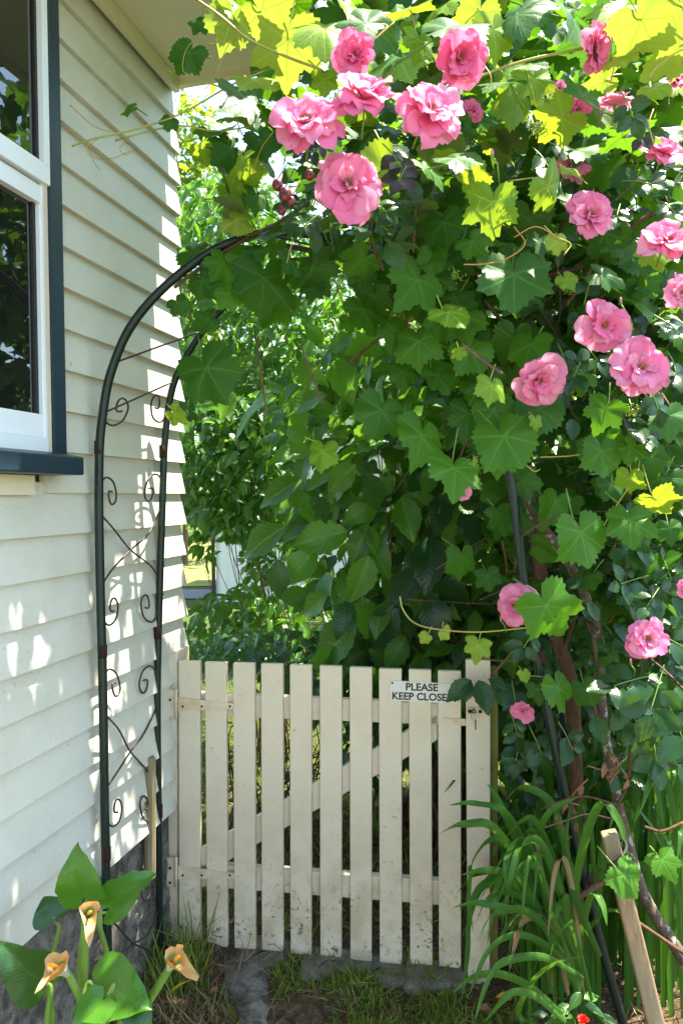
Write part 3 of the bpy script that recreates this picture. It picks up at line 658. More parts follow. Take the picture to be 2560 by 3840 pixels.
# ------------------------------------------------------------------ grass and litter
def blades(name, px, n, Y0, Y1, hl, mat, lean=.5, wid=.0035, flat=False, keep=None, lab=None):
    q = []
    while len(q) < n:
        y = Y0+(Y1-Y0)*rng.random(n); xa = np.array([px[0], px[1]]); x = (xa[0]+(xa[1]-xa[0])*rng.random(n)-1280)/FPX*y
        for a_, b_ in zip(x, y):
            if keep is None or keep(a_, b_): q.append((a_, b_, gz(a_, b_)))
    pos = np.array(q[:n]); h = hl[0]+(hl[1]-hl[0])*rng.random(n)**1.5
    T = rng.normal(0, lean, (n, 3)); T[:, 2] = .12 if flat else 1; T /= np.linalg.norm(T, axis=1, keepdims=True)
    A = rng.normal(0, 1, (n, 3)); A -= T*(A*T).sum(1, keepdims=True); A /= np.linalg.norm(A, axis=1, keepdims=True)
    tp = []
    for s in range(3):
        b_ = .15+.2*s; w = wid/np.mean(hl)
        tp.append((np.array([(-w, 0, 0), (w, 0, 0), (-w*.8, .5, b_*.3), (w*.8, .5, b_*.3), (0, 1, b_)]), [(0, 1, 3, 2), (2, 3, 4)]))
    if flat: pos[:, 2] += .006
    return tag(part(name, mass_mesh(name, tp, pos, A, T, np.cross(A, T), h, mat)), lab, None, None, 'stuff')
patch = lambda x, y: (x > -.14-.1*math.sin(9*y)) and y < 2.42-.06*x+.03*math.sin(31*x) and (math.sin(7*x+3*y)+math.sin(17*y-5*x)+math.sin(23*x+1))*.3+.55 > rng.random()*.9
blades('grass', (1000, 2000), 9000, 1.75, 2.40, (.010, .042), M_grass, .9, .0020, keep=patch, lab='short mown grass and moss in front of the gate')
blades('grass', (300, 2300), 15000, 2.5, 6.5, (.02, .07), M_grass, .6, .0035, lab='green grass behind the gate pickets')
blades('straw', (380, 2560), 2600, 1.6, 2.6, (.03, .10), M_straw, .8, .0012, True, lab='dry grass stalks and litter on the brown soil')
blades('grass', (500, 760), 260, 2.2, 2.42, (.05, .22), M_grass, .45, .0022, lab='long wispy grass at the foot of the gate post')
blades('straw', (500, 900), 330, 2.0, 2.4, (.04, .10), M_straw, .5, .0014, lab='tangle of dead grass at the foot of the arch')
blades('grass', (560, 900), 220, 1.7, 2.2, (.02, .08), M_grass, .7, .0022, lab='scattered grass shoots in the bare soil by the lily')

# ------------------------------------------------------------------ shed far behind
S0 = O(498, 1378, 10.8); S1 = O(700, 1378, 10.6); S0[2] = S1[2] = 0
shed = thing('shed', S0, 'white corrugated metal shed on a concrete base beyond the shrubs', 'shed')
sd = unit(S1-S0); sn = np.array([sd[1], -sd[0], 0]); L = 4.2; zb = P(830, 2258, 10.8)[2]
mb = MB(); mb.quadbox(S0-Z3*.1, S0+sd*L-Z3*.1, S0+sd*L+Z3*zb, S0+Z3*zb, -sn*3); part('base', mb.mesh('base', M_conc), shed)
nr = int(L/.075); vs = []
for i in range(nr+1):
    o_ = (0, .018, .018, 0)[i % 4]
    for z in (zb+.002, 3.0): vs.append(S0+sd*(i*L/nr)+sn*(.02+o_)+Z3*z)
k_ = 0
for i in range(0, nr, 12):
    j = min(nr, i+12); v_ = vs[2*i:2*j+2]; m_ = j-i
    part('sheet', MB().add(v_, [(2*q, 2*q+2, 2*q+3, 2*q+1) for q in range(m_)]).mesh('sheet', M_shed), shed)
mb = MB(); mb.quadbox(S0+Z3*zb, S0+sd*L+Z3*zb, S0+sd*L+Z3*3, S0+Z3*3, -sn*3); part('wall', mb.mesh('wall', M_shed), shed)
mb = MB(); mb.box(S0+sn*.05-sd*.03+Z3*1.5, sd*.018, sn*.04, Z3*1.5); part('downpipe', mb.mesh('downpipe', M_dark), shed)
mb = MB(); mb.quadbox(S0-sd*.15+sn*.2+Z3*3.0, S0+sd*(L+.2)+sn*.2+Z3*3.0, S0+sd*(L+.2)-sn*3.2+Z3*3.3, S0-sd*.15-sn*3.2+Z3*3.3, Z3*.06); part('roof', mb.mesh('roof', M_trim), shed)

# ------------------------------------------------------------------ templates as meshes
GT = [grape_tpl(s) for s in range(14)]; GTs = [grape_tpl(s+20, 40, True, ()) for s in range(6)]
GM = {k: [tpl_mesh('vine_leaf', t, m_) for t in GT] for k, m_ in ML.items()}
OT = [oval_tpl(s, .62, 12, .46, .35, .14, .03, 1.1, .03) for s in range(6)]
HM = [tpl_mesh('hydrangea_leaf', t, M_hyd) for t in OT]; HMd = [tpl_mesh('hydrangea_leaf', t, M_hyd_dark) for t in OT]
RT = [oval_tpl(s+40, .68, 10, .45, .22, .10, .035, .9, .015) for s in range(5)]
RM = [tpl_mesh('rose_leaf', t, M_rose) for t in RT]; RMn = [tpl_mesh('rose_leaf', t, M_rose_new) for t in RT]
ST = [oval_tpl(s+60, .46, 6, .42, .3, .14, 0, 1.2, .03) for s in range(5)]
SM = [tpl_mesh('shrub_leaf', t, M_shrub1) for t in ST]
VIEW = np.array([0, -1., 0])

# ------------------------------------------------------------------ grape vine
vine = thing('grape_vine', O(1310, 1900, 2.1)*[1, 1, 0], 'grape vine with big lobed leaves covering the arch above and right of the gate', 'vine')
class Each:
    """every tube becomes a part of its own"""
    def __init__(s, name, mat, parent): s.a = (name, mat, parent)
    def tube(s, *q, **k): part(s.a[0], MB().tube(*q, **k).mesh(s.a[0], s.a[1], True), s.a[2])
stems = Each('petiole', M_stem, vine); shoots = Each('shoot', M_shoot, vine); tend = Each('tendril', M_tendril, vine); twigs_ = MB()
leaf_n = [0]
def vleaf(x, y, w, rot=0, Y=2.0, kind='mid', tx=None, ty=None, pet=True):
    tx = random.gauss(18, 14) if tx is None else tx; ty = random.gauss(0, 24) if ty is None else ty
    tx += random.gauss(0, 8); a = math.radians(rot+random.gauss(0, 12)); T = Rv*math.sin(a)-Uv*math.cos(a); Zd = -Fv.copy()
    c1, s1_ = math.cos(math.radians(tx)), math.sin(math.radians(tx)); Zd = unit(Zd*c1+Uv*s1_+Rv*math.sin(math.radians(ty)))
    T = unit(T-Zd*np.dot(T, Zd)); X = np.cross(T, Zd)
    s = w*K/FPX*Y; p = O(x, y, Y)-T*s*.10
    me = random.choice(GM[kind]); part('leaf', me, vine, mat4(p, X, T, Zd, s)); leaf_n[0] += 1
    if pet:
        d = unit(-T*.6-Zd*.5+Z3*random.uniform(-.2, .5)+rng.normal(0, .3, 3)); L_ = s*random.uniform(.5, .9)
        (shoots if kind in ('lime', 'yel') else stems).tube(catmull([p, p+(-T*.5-Zd*.3)*L_*.5, p+d*L_], 3), [.0016]*6+[.002], 5)
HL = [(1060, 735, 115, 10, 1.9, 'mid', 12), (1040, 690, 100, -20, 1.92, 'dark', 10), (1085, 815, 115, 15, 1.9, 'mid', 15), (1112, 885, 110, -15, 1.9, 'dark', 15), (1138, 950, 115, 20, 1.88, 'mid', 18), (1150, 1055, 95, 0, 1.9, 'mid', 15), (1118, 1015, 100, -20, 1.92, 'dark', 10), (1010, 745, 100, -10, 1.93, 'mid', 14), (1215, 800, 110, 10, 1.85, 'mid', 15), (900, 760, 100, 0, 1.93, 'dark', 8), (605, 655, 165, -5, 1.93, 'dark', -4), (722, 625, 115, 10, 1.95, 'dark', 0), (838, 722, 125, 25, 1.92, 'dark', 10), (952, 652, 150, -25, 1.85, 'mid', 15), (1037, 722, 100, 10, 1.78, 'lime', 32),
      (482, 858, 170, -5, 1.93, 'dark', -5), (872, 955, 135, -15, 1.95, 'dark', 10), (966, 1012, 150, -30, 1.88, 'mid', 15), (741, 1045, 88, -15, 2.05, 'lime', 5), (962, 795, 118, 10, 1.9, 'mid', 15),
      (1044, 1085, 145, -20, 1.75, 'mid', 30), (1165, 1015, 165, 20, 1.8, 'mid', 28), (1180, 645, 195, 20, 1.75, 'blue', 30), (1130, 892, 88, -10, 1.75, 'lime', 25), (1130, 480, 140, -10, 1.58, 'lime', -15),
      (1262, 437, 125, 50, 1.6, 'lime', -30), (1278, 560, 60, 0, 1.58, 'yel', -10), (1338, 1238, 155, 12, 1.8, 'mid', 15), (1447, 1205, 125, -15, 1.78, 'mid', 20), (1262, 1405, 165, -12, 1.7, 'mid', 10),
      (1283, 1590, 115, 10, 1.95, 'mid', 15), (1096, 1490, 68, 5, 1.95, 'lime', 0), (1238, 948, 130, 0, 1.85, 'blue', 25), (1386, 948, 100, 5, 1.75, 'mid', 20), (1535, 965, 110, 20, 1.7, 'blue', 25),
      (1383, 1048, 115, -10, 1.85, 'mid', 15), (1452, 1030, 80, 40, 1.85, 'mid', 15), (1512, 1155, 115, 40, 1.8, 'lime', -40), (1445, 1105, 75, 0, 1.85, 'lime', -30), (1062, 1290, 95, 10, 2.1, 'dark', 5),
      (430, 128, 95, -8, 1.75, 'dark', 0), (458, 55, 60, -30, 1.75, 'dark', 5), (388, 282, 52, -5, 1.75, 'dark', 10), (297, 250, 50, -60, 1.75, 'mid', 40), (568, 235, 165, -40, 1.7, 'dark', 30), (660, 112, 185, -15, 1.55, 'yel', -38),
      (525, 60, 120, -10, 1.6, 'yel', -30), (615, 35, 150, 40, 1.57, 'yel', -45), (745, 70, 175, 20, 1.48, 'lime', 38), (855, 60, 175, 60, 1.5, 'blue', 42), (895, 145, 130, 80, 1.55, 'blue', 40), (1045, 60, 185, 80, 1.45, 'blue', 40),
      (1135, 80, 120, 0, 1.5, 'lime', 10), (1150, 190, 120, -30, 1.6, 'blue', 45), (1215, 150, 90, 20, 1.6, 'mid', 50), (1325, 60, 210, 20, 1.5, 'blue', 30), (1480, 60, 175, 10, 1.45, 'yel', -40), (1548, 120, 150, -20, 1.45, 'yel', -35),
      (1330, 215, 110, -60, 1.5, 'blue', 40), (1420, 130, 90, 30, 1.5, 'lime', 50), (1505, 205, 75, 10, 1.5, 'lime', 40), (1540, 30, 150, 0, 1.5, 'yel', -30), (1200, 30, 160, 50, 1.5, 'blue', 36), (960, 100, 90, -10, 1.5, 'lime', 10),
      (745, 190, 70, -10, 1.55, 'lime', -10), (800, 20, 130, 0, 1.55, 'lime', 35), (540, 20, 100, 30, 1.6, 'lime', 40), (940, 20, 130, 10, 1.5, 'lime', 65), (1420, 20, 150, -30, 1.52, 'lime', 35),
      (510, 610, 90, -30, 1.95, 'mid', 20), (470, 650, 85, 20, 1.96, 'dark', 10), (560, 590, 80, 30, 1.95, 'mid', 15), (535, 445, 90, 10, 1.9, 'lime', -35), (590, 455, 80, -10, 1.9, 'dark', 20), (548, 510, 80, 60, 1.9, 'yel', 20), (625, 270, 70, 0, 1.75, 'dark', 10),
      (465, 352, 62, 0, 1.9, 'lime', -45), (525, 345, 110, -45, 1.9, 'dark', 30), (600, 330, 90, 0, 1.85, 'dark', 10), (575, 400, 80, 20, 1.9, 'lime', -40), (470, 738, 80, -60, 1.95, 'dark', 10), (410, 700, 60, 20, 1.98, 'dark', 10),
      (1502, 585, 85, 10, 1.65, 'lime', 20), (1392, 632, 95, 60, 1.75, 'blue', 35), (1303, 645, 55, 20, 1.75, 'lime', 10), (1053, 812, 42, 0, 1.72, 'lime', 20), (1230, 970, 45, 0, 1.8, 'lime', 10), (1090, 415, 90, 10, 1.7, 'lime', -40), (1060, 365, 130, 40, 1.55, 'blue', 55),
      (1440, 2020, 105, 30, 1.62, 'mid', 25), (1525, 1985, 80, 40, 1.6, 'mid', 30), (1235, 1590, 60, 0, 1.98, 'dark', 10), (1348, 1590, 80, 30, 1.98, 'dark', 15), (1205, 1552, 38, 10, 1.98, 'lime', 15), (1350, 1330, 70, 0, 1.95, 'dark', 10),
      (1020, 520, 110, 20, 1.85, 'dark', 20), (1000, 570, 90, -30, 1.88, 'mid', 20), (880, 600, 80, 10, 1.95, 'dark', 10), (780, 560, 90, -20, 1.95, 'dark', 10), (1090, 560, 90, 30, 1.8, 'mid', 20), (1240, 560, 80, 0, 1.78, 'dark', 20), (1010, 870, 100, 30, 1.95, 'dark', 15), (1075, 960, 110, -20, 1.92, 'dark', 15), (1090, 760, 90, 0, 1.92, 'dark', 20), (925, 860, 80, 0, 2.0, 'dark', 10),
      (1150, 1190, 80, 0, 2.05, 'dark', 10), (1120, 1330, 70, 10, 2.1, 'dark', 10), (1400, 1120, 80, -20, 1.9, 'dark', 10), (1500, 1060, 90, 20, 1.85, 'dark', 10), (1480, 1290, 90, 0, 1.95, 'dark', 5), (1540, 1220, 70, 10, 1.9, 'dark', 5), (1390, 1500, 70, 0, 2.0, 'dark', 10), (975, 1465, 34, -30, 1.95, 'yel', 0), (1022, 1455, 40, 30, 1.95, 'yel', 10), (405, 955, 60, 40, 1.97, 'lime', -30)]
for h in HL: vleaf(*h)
# more single leaves through the front of the canopy, then the mass behind them as one part
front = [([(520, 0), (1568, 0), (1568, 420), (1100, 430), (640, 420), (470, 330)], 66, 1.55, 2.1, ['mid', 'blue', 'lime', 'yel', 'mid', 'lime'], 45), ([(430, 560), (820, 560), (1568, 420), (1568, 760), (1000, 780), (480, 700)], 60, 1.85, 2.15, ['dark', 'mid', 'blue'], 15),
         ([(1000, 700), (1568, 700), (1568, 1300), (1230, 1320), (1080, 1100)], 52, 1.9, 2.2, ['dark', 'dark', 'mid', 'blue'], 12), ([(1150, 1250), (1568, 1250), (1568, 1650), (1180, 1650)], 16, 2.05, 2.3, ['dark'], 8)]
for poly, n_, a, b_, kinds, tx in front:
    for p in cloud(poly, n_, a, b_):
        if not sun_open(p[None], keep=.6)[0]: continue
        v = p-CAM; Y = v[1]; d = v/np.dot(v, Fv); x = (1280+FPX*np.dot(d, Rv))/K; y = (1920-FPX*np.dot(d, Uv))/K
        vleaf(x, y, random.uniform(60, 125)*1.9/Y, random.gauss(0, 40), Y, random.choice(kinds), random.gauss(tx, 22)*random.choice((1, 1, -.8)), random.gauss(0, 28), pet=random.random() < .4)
# canopy mass: over the arch and on the right, with leaves added above the frame and deep behind to shade boards and hydrangea
pts = [cloud([(470, 300), (700, 260), (1568, 0), (1568, 700), (900, 620), (560, 600)], 420, 1.9, 2.6), cloud([(600, -120), (1700, -120), (1568, 200), (1568, 400), (1000, 420), (620, 320), (520, 0)], 430, 1.8, 2.9), cloud([(560, -420), (1350, -420), (1250, 40), (640, 40)], 250, 1.8, 2.35), cloud([(640, 330), (1560, 330), (1560, 640), (900, 570), (700, 520)], 330, 2.6, 3.7), cloud([(760, 60), (1560, 60), (1560, 420), (900, 420)], 230, 2.9, 3.9),
       cloud([(900, 640), (1640, 600), (1640, 1450), (1200, 1450), (1050, 900)], 560, 2.15, 2.8), cloud([(800, 500), (1640, 500), (1640, 900), (800, 700)], 300, 2.0, 2.8)]
pts = np.concatenate(pts); pts = pts[sun_open(pts)]; n_ = len(pts); X, T, Zd = axes(n_, [0, -.5, .75], [0, -.2, -.8], .5, .5)
o = tag(part('foliage', mass_mesh('foliage', GTs, pts, X, T, Zd, rng.uniform(.07, .15, n_), M_vine_mass), vine), kind='stuff')
# woody trunk, canes and shoots
trunk = MB()
tp = lambda l, Y: [O(x, y, Y+dy) for x, y, *r_ in l for dy in [(r_[0] if r_ else 0)]]
trunk.tube(catmull(tp([(1330, 2060), (1322, 1760), (1310, 1560), (1268, 1440), (1240, 1300), (1222, 1180), (1205, 1090), (1180, 960), (1150, 840)], 2.16), 6), list(np.linspace(.022, .015, 49)), 9)
part('trunk', trunk.mesh('trunk', M_bark, True), vine)
canes = Each('cane', M_twig, vine)
for l, Y, r in (([(800, 832), (860, 785), (925, 735)], 2.15, .004), ([(1112, 690), (1160, 745), (1215, 800), (1250, 850)], 1.95, .005), ([(1060, 790), (1110, 830), (1152, 858)], 1.8, .0045), ([(585, 760), (598, 850), (612, 945)], 2.05, .003), ([(690, 790), (715, 860), (742, 930)], 2.05, .003),
                ([(700, 470), (640, 510), (580, 540), (480, 600), (400, 660)], 1.98, .005), ([(640, 600), (900, 590), (1200, 640), (1500, 560)], 2.1, .008), ([(1180, 960), (1000, 700), (800, 600), (640, 560)], 2.15, .008), ([(1150, 840), (1300, 500), (1400, 200)], 2.1, .008), ([(948, 580), (952, 510), (955, 440)], 1.85, .0035),
                ([(1380, 700), (1440, 760)], 1.9, .004), ([(1070, 1130), (1100, 1000), (1090, 860)], 2.1, .004), ([(1400, 1280), (1440, 1180), (1500, 1100)], 2.0, .004)):
    canes.tube(catmull([O(x, y, Y+random.uniform(-.03, .03)) for x, y in l], 5), r, 6)
for i in range(170):
    p = cloud([(620, 400), (1568, 200), (1568, 1500), (1150, 1500), (950, 800), (640, 620)], 1, 2.05, 2.7)[0]; d = unit(rng.normal(0, 1, 3)*[1, .6, 1]-Z3*.3)
    twigs_.tube(catmull([p, p+d*.12+rng.normal(0, .02, 3), p+d*.28+rng.normal(0, .04, 3)], 3), random.uniform(.0012, .0035), 5)
tag(part('twigs', twigs_.mesh('twigs', M_twig, True), vine), kind='stuff')
for l, Y, r in (([(440, -10), (505, 35), (570, 88), (655, 128), (740, 160)], 1.52, .0028), ([(1568, 15), (1500, 60), (1400, 95), (1330, 112), (1200, 140), (1080, 185), (1000, 240)], 1.5, .003), ([(640, 150), (540, 190), (420, 258), (345, 286), (270, 306), (215, 318), (165, 335)], 1.75, .0022), ([(600, 285), (500, 300), (420, 288), (360, 296), (300, 312), (265, 322)], 1.78, .0018),
                ([(1230, 1440), (1100, 1452), (1000, 1445), (950, 1430), (925, 1400), (918, 1370)], 1.95, .0022), ([(1345, 1300), (1390, 1200), (1460, 1090), (1470, 1020)], 1.86, .0018), ([(600, 250), (545, 215), (480, 190)], 1.72, .002), ([(700, 480), (670, 560), (650, 640)], 1.9, .0022)):
    shoots.tube(catmull([O(x, y, Y+random.uniform(-.015, .015)) for x, y in l], 6), r, 6)
for l, Y in (([(1058, 118), (1098, 138), (1124, 168), (1126, 192), (1112, 205)], 1.45), ([(905, 50), (860, 90), (890, 60)], 1.45), ([(1065, 607), (1110, 606), (1160, 595), (1205, 560), (1180, 520)], 1.58), ([(1180, 545), (1230, 520), (1280, 545), (1310, 560), (1295, 585)], 1.57), ([(545, 75), (520, 110), (490, 180), (470, 205)], 1.6), ([(625, 305), (600, 340), (580, 395)], 1.7),
              ([(225, 318), (200, 340), (215, 362), (260, 362), (300, 345)], 1.75), ([(300, 312), (275, 340), (290, 355), (310, 340)], 1.76), ([(250, 302), (210, 285), (160, 240)], 1.76), ([(205, 340), (215, 370), (230, 390)], 1.76), ([(1240, 1050), (1300, 1048), (1330, 1044)], 1.8), ([(490, 100), (445, 95), (425, 120), (420, 160), (440, 175)], 1.74), ([(1200, 1060), (1225, 1082), (1240, 1078)], 1.78), ([(1490, 180), (1510, 150), (1568, 110)], 1.45),
              ([(770, 215), (760, 240), (740, 230)], 1.5), ([(1500, 250), (1490, 285), (1500, 330)], 1.55)):
    tend.tube(catmull([O(x, y, Y+random.uniform(-.012, .012)) for x, y in l], 6), .0010 if l[0][0] < 700 else .0014, 5)
for x, y, r, Y in ((1452, 945, 26, 1.75), (1045, 632, 18, 1.85), (1300, 660, 18, 1.8), (1226, 290, 26, 1.6), (1262, 232, 22, 1.6), (1070, 800, 16, 1.9), (1090, 1060, 14, 1.75), (1345, 280, 16, 1.6), (390, 165, 10, 1.74)):
    mb = MB(); c_ = O(x, y, Y); s = r*K/FPX*Y
    for _ in range(60):
        d = rng.normal(0, 1, 3)*[.5, .4, .55]; mb.ball(c_+d*s*.7, s*.10, 5, 3)
    mb.tube([c_, c_+Z3*s*1.2-[0, -.02, 0]], .0012, 4); part('flower_cluster', mb.mesh('flower_cluster', M_grape, True), vine)

# ------------------------------------------------------------------ climbing rose
rose = thing('climbing_rose', O(1400, 1900, 2.05)*[1, 1, 0], 'climbing rose with loose pink blooms scrambling through the vine on the right', 'rose')
mb = MB(); mb.tube(catmull([O(x, y, Y) for x, y, Y in [(1640, 2330, 1.9), (1560, 2190, 1.95), (1480, 2060, 2.02), (1440, 1930, 2.05), (1415, 1830, 2.06), (1390, 1700, 2.05), (1378, 1580, 2.05), (1372, 1450, 2.04), (1345, 1375, 2.03), (1315, 1310, 2.03), (1270, 1240, 2.03), (1222, 1180, 2.04), (1195, 1100, 2.06), (1150, 980, 2.1)]], 6), list(np.linspace(.017, .0115, 79)), 9)
part('trunk', mb.mesh('trunk', M_lichen, True), rose)
mb = Each('cane', M_bark, rose)
for l, Y, r in (([(1372, 1450), (1340, 1380), (1310, 1300), (1300, 1250)], 2.02, .005), ([(1385, 1700), (1360, 1600), (1368, 1500), (1350, 1430)], 2.0, .005), ([(1568, 480), (1480, 500), (1380, 590), (1300, 700)], 1.9, .006), ([(900, 430), (870, 470), (850, 540), (880, 620)], 1.75, .004), ([(1240, 2130), (1280, 2080), (1330, 2060), (1380, 2030), (1430, 2020)], 1.95, .009), ([(1290, 2200), (1260, 2170), (1245, 2120), (1300, 2070)], 1.95, .007), ([(1420, 2090), (1480, 2130), (1568, 2190)], 1.8, .005),
                ([(1480, 1900), (1520, 1910), (1568, 1890)], 1.85, .004), ([(1240, 1860), (1330, 1830), (1420, 1850)], 1.95, .003), ([(1295, 1500), (1320, 1420), (1340, 1350)], 2.1, .005), ([(1240, 1540), (1260, 1650)], 2.1, .005), ([(1400, 1880), (1440, 1800), (1450, 1700)], 2.0, .005)):
    mb.tube(catmull([O(x, y, Y+random.uniform(-.03, .03)) for x, y in l], 5), r, 6)
def petal_tpl(seed, cup=.35, wid=1.0, notch=.06):
    r_ = random.Random(seed); vs = []; p = r_.uniform(0, 6); rec = r_.uniform(.1, .55); n, m_ = 9, 7
    for i in range(m_+1):
        t = i/m_; w = wid*(.12+.88*math.sin(min(1, t*1.25)*math.pi/2))*(1 if t < .8 else math.sqrt(max(0.02, 1-((t-.8)/.27)**2)))*.5
        for k in range(n):
            s = -1+2*k/(n-1); y = t*(1-.10*s*s)
            if t > .9: y -= notch*math.exp(-(s/.35)**2)*(r_.uniform(.6, 1.4))
            z = cup*s*s*w*(1.2-.9*t)+.10*t-rec*max(0, t-.55)**2*2.2+.09*math.sin(3.3*s+p)*t*t+.05*math.sin(6*s+2*p)*t**3+.035*math.sin(13*s+p)*t**4
            vs.append((s*w, y, z))
    return np.array(vs), [(i*n+k, i*n+k+1, (i+1)*n+k+1, (i+1)*n+k) for i in range(m_) for k in range(n-1)]
PT = [petal_tpl(s, random.uniform(.2, .5), random.uniform(.85, 1.15), random.uniform(0, .14)) for s in range(8)]
PM = [tpl_mesh('petal', t, M_petal) for t in PT]; PMd = [tpl_mesh('petal', t, M_petal_deep) for t in PT]
def bloom_frames(openness, n_out, r_):
    fr_ = []
    for cnt, ln, an, z0 in ((n_out, 1.0, 86, -.02), (6, .86, 70, .02), (5, .64, 52, .05), (4, .46, 34, .06)):
        o_ = r_.uniform(0, 6)
        for i in range(cnt):
            ph_ = o_+2*math.pi*i/cnt+r_.uniform(-.22, .22); a = math.radians(min(100, (an+r_.uniform(-17, 15))*openness)); l_ = ln*r_.uniform(.8, 1.16)
            rad = np.array([math.cos(ph_), math.sin(ph_), 0]); T = rad*math.sin(a)+Z3*math.cos(a); Zd = Z3*math.sin(a)-rad*math.cos(a)
            tw = r_.uniform(-.3, .3); X = np.cross(T, Zd); X, Zd = X*math.cos(tw)+Zd*math.sin(tw), Zd*math.cos(tw)-X*math.sin(tw)
            fr_.append((rad*.05+Z3*z0, X, T, Zd, l_))
    return fr_
canemb = Each('leaf_stalk', M_stem, rose)
def bloom(x, y, w, Y, face=(0, -1, .15), sep=True, op=1.0, seed=0):
    r_ = random.Random(seed+int(x*7+y)); s = w*K/FPX*Y*.5*1.03; p = O(x, y, Y); Zb = unit(np.array(face)+np.array([r_.gauss(0, .22) for _ in range(3)])); Xb = unit(np.cross([.2, .1, 1], Zb)); Yb = np.cross(Zb, Xb)
    M = mat4(p, Xb, Yb, Zb, s); mb = MB(); fr_ = bloom_frames(op, 7, r_)
    # centre: receptacle with stamens, and the green calyx behind
    mb.ball((0, 0, .06), .10, 8, 5)
    for _ in range(26):
        d = unit([r_.gauss(0, .5), r_.gauss(0, .5), 1]); mb.tube([np.array([0, 0, .08]), d*.26*r_.uniform(.7, 1.1)], [.012, .012], 3); mb.ball(d*.27, .022, 4, 3)
    if sep:
        bo = part('bloom', mb.mesh('bloom', M_stamen, True), rose, M)
        for q, X, T, Zd, l_ in fr_: part('petal', r_.choice(PMd if op < .83 else PM), bo, M @ mat4(q, X, T, Zd, l_))
    else:
        ps = np.array([q for q, *_ in fr_]); me = mass_mesh('bloom', r_.sample(PT, 5), ps, np.array([f[1] for f in fr_]), np.array([f[2] for f in fr_]), np.array([f[3] for f in fr_]), np.array([f[4] for f in fr_]), M_petal)
        bo = part('bloom', me, rose, M); part('stamens', mb.mesh('stamens', M_stamen, True), bo, M)
    cx = MB(); cx.ball((0, 0, -.10), .12, 8, 5, (1, 1, 1.3))
    cx.tube([np.array([0, 0, -.1]), np.array([0, .05, -.5]), np.array([0, -.2, -1.0])], .035, 6); part('calyx', cx.mesh('calyx', M_stem, True), bo, M)
BL = [(835, 228, 152, 1.33, (0, -1, .5)), (702, 285, 158, 1.32, (-.2, -1, .35)), (985, 262, 166, 1.31, (.1, -1, .25)), (800, 428, 155, 1.36, (.0, -1, .0)), (815, 128, 100, 1.38, (-.1, -1, .2)), (1052, 132, 128, 1.38, (.1, -1, -.3)), (1352, 495, 112, 1.62, (.3, -1, .1)),
      (1530, 558, 118, 1.58, (0, -1, .2)), (1386, 750, 116, 1.65, (0, -1, .3)), (1470, 846, 126, 1.6, (-.1, -1, .2)), (1237, 872, 112, 1.75, (.1, -1, -.25)), (1482, 1467, 102, 1.75, (.1, -1, .0)), (1183, 1390, 96, 1.85, (-.6, -.8, .0))]
for i, q in enumerate(BL): bloom(*q[:4], q[4], True, .8 if i in (4, 5) else (.9 if i == 10 else 1.0))
for q in ((1362, 108, 110, 1.5, (.5, -.4, -.5)), (1322, 255, 76, 1.6, (.3, -.6, -.4)), (1412, 240, 84, 1.55, (-.5, -.5, .3)), (1522, 352, 92, 1.7, (0, -.7, .5)), (1318, 372, 84, 1.95, (0, -1, 0)), (1084, 252, 52, 1.75, (0, -1, 0)), (1550, 185, 58, 1.55, (0, -1, .3)), (1283, 205, 40, 1.75, (0, -1, 0)), (1062, 1130, 40, 1.9, (.2, -1, -.3)), (1201, 1632, 52, 2.05, (-.3, -1, -.2)), (1564, 672, 74, 1.6, (.2, -1, 0)), (1573, 1352, 42, 1.8, (0, -1, .2))):
    bloom(*q, False, .9)
for x, y, h, Y in ((1392, 62, 24, 1.48), (1408, 50, 26, 1.48), (1550, 632, 14, 1.62), (1425, 690, 16, 1.68), (1300, 215, 16, 1.6), (1130, 350, 18, 1.45), (1448, 1520, 14, 1.78), (1150, 1420, 13, 1.9)):
    c_ = O(x, y, Y); s = h*K/FPX*Y
    mb = MB(); mb.ball(c_, s*.5, 8, 6, (.42, .42, 1)); bo = part('bud', mb.mesh('bud', M_petal, True), rose)
    mb = MB(); mb.ball(c_-Z3*s*.35, s*.25, 8, 5, (.9, .9, 1.3)); mb.tube([c_-Z3*s*.5, c_-Z3*s*1.4+[.01, 0, 0], c_-Z3*s*3+[.02, .03, 0]], .0018, 5); part('calyx', mb.mesh('calyx', M_stem, True), bo)
for x, y, r in ((637, 424, 14), (655, 447, 18), (711, 401, 13), (647, 482, 12), (668, 462, 12)):
    c_ = O(x, y, 1.6); s = r*K/FPX*1.6*.9
    hp = part('rose_hip', MB().ball(c_, s, 12, 8, (1, 1, 1.1)).mesh('rose_hip', M_hip, True), rose)
    mb = MB()
    for _ in range(9):
        d = unit(rng.normal(0, 1, 3)*[1, .4, 1]); mb.tube([c_+[0, -s*.95, 0], c_+[0, -s*1.05, 0]+d*s*.6], [.0012, .0004], 4)
    mb.tube([c_+Z3*s, c_+Z3*s*4+[.02, .01, 0]], .0015, 5); part('calyx', mb.mesh('calyx', M_calyx), hp)
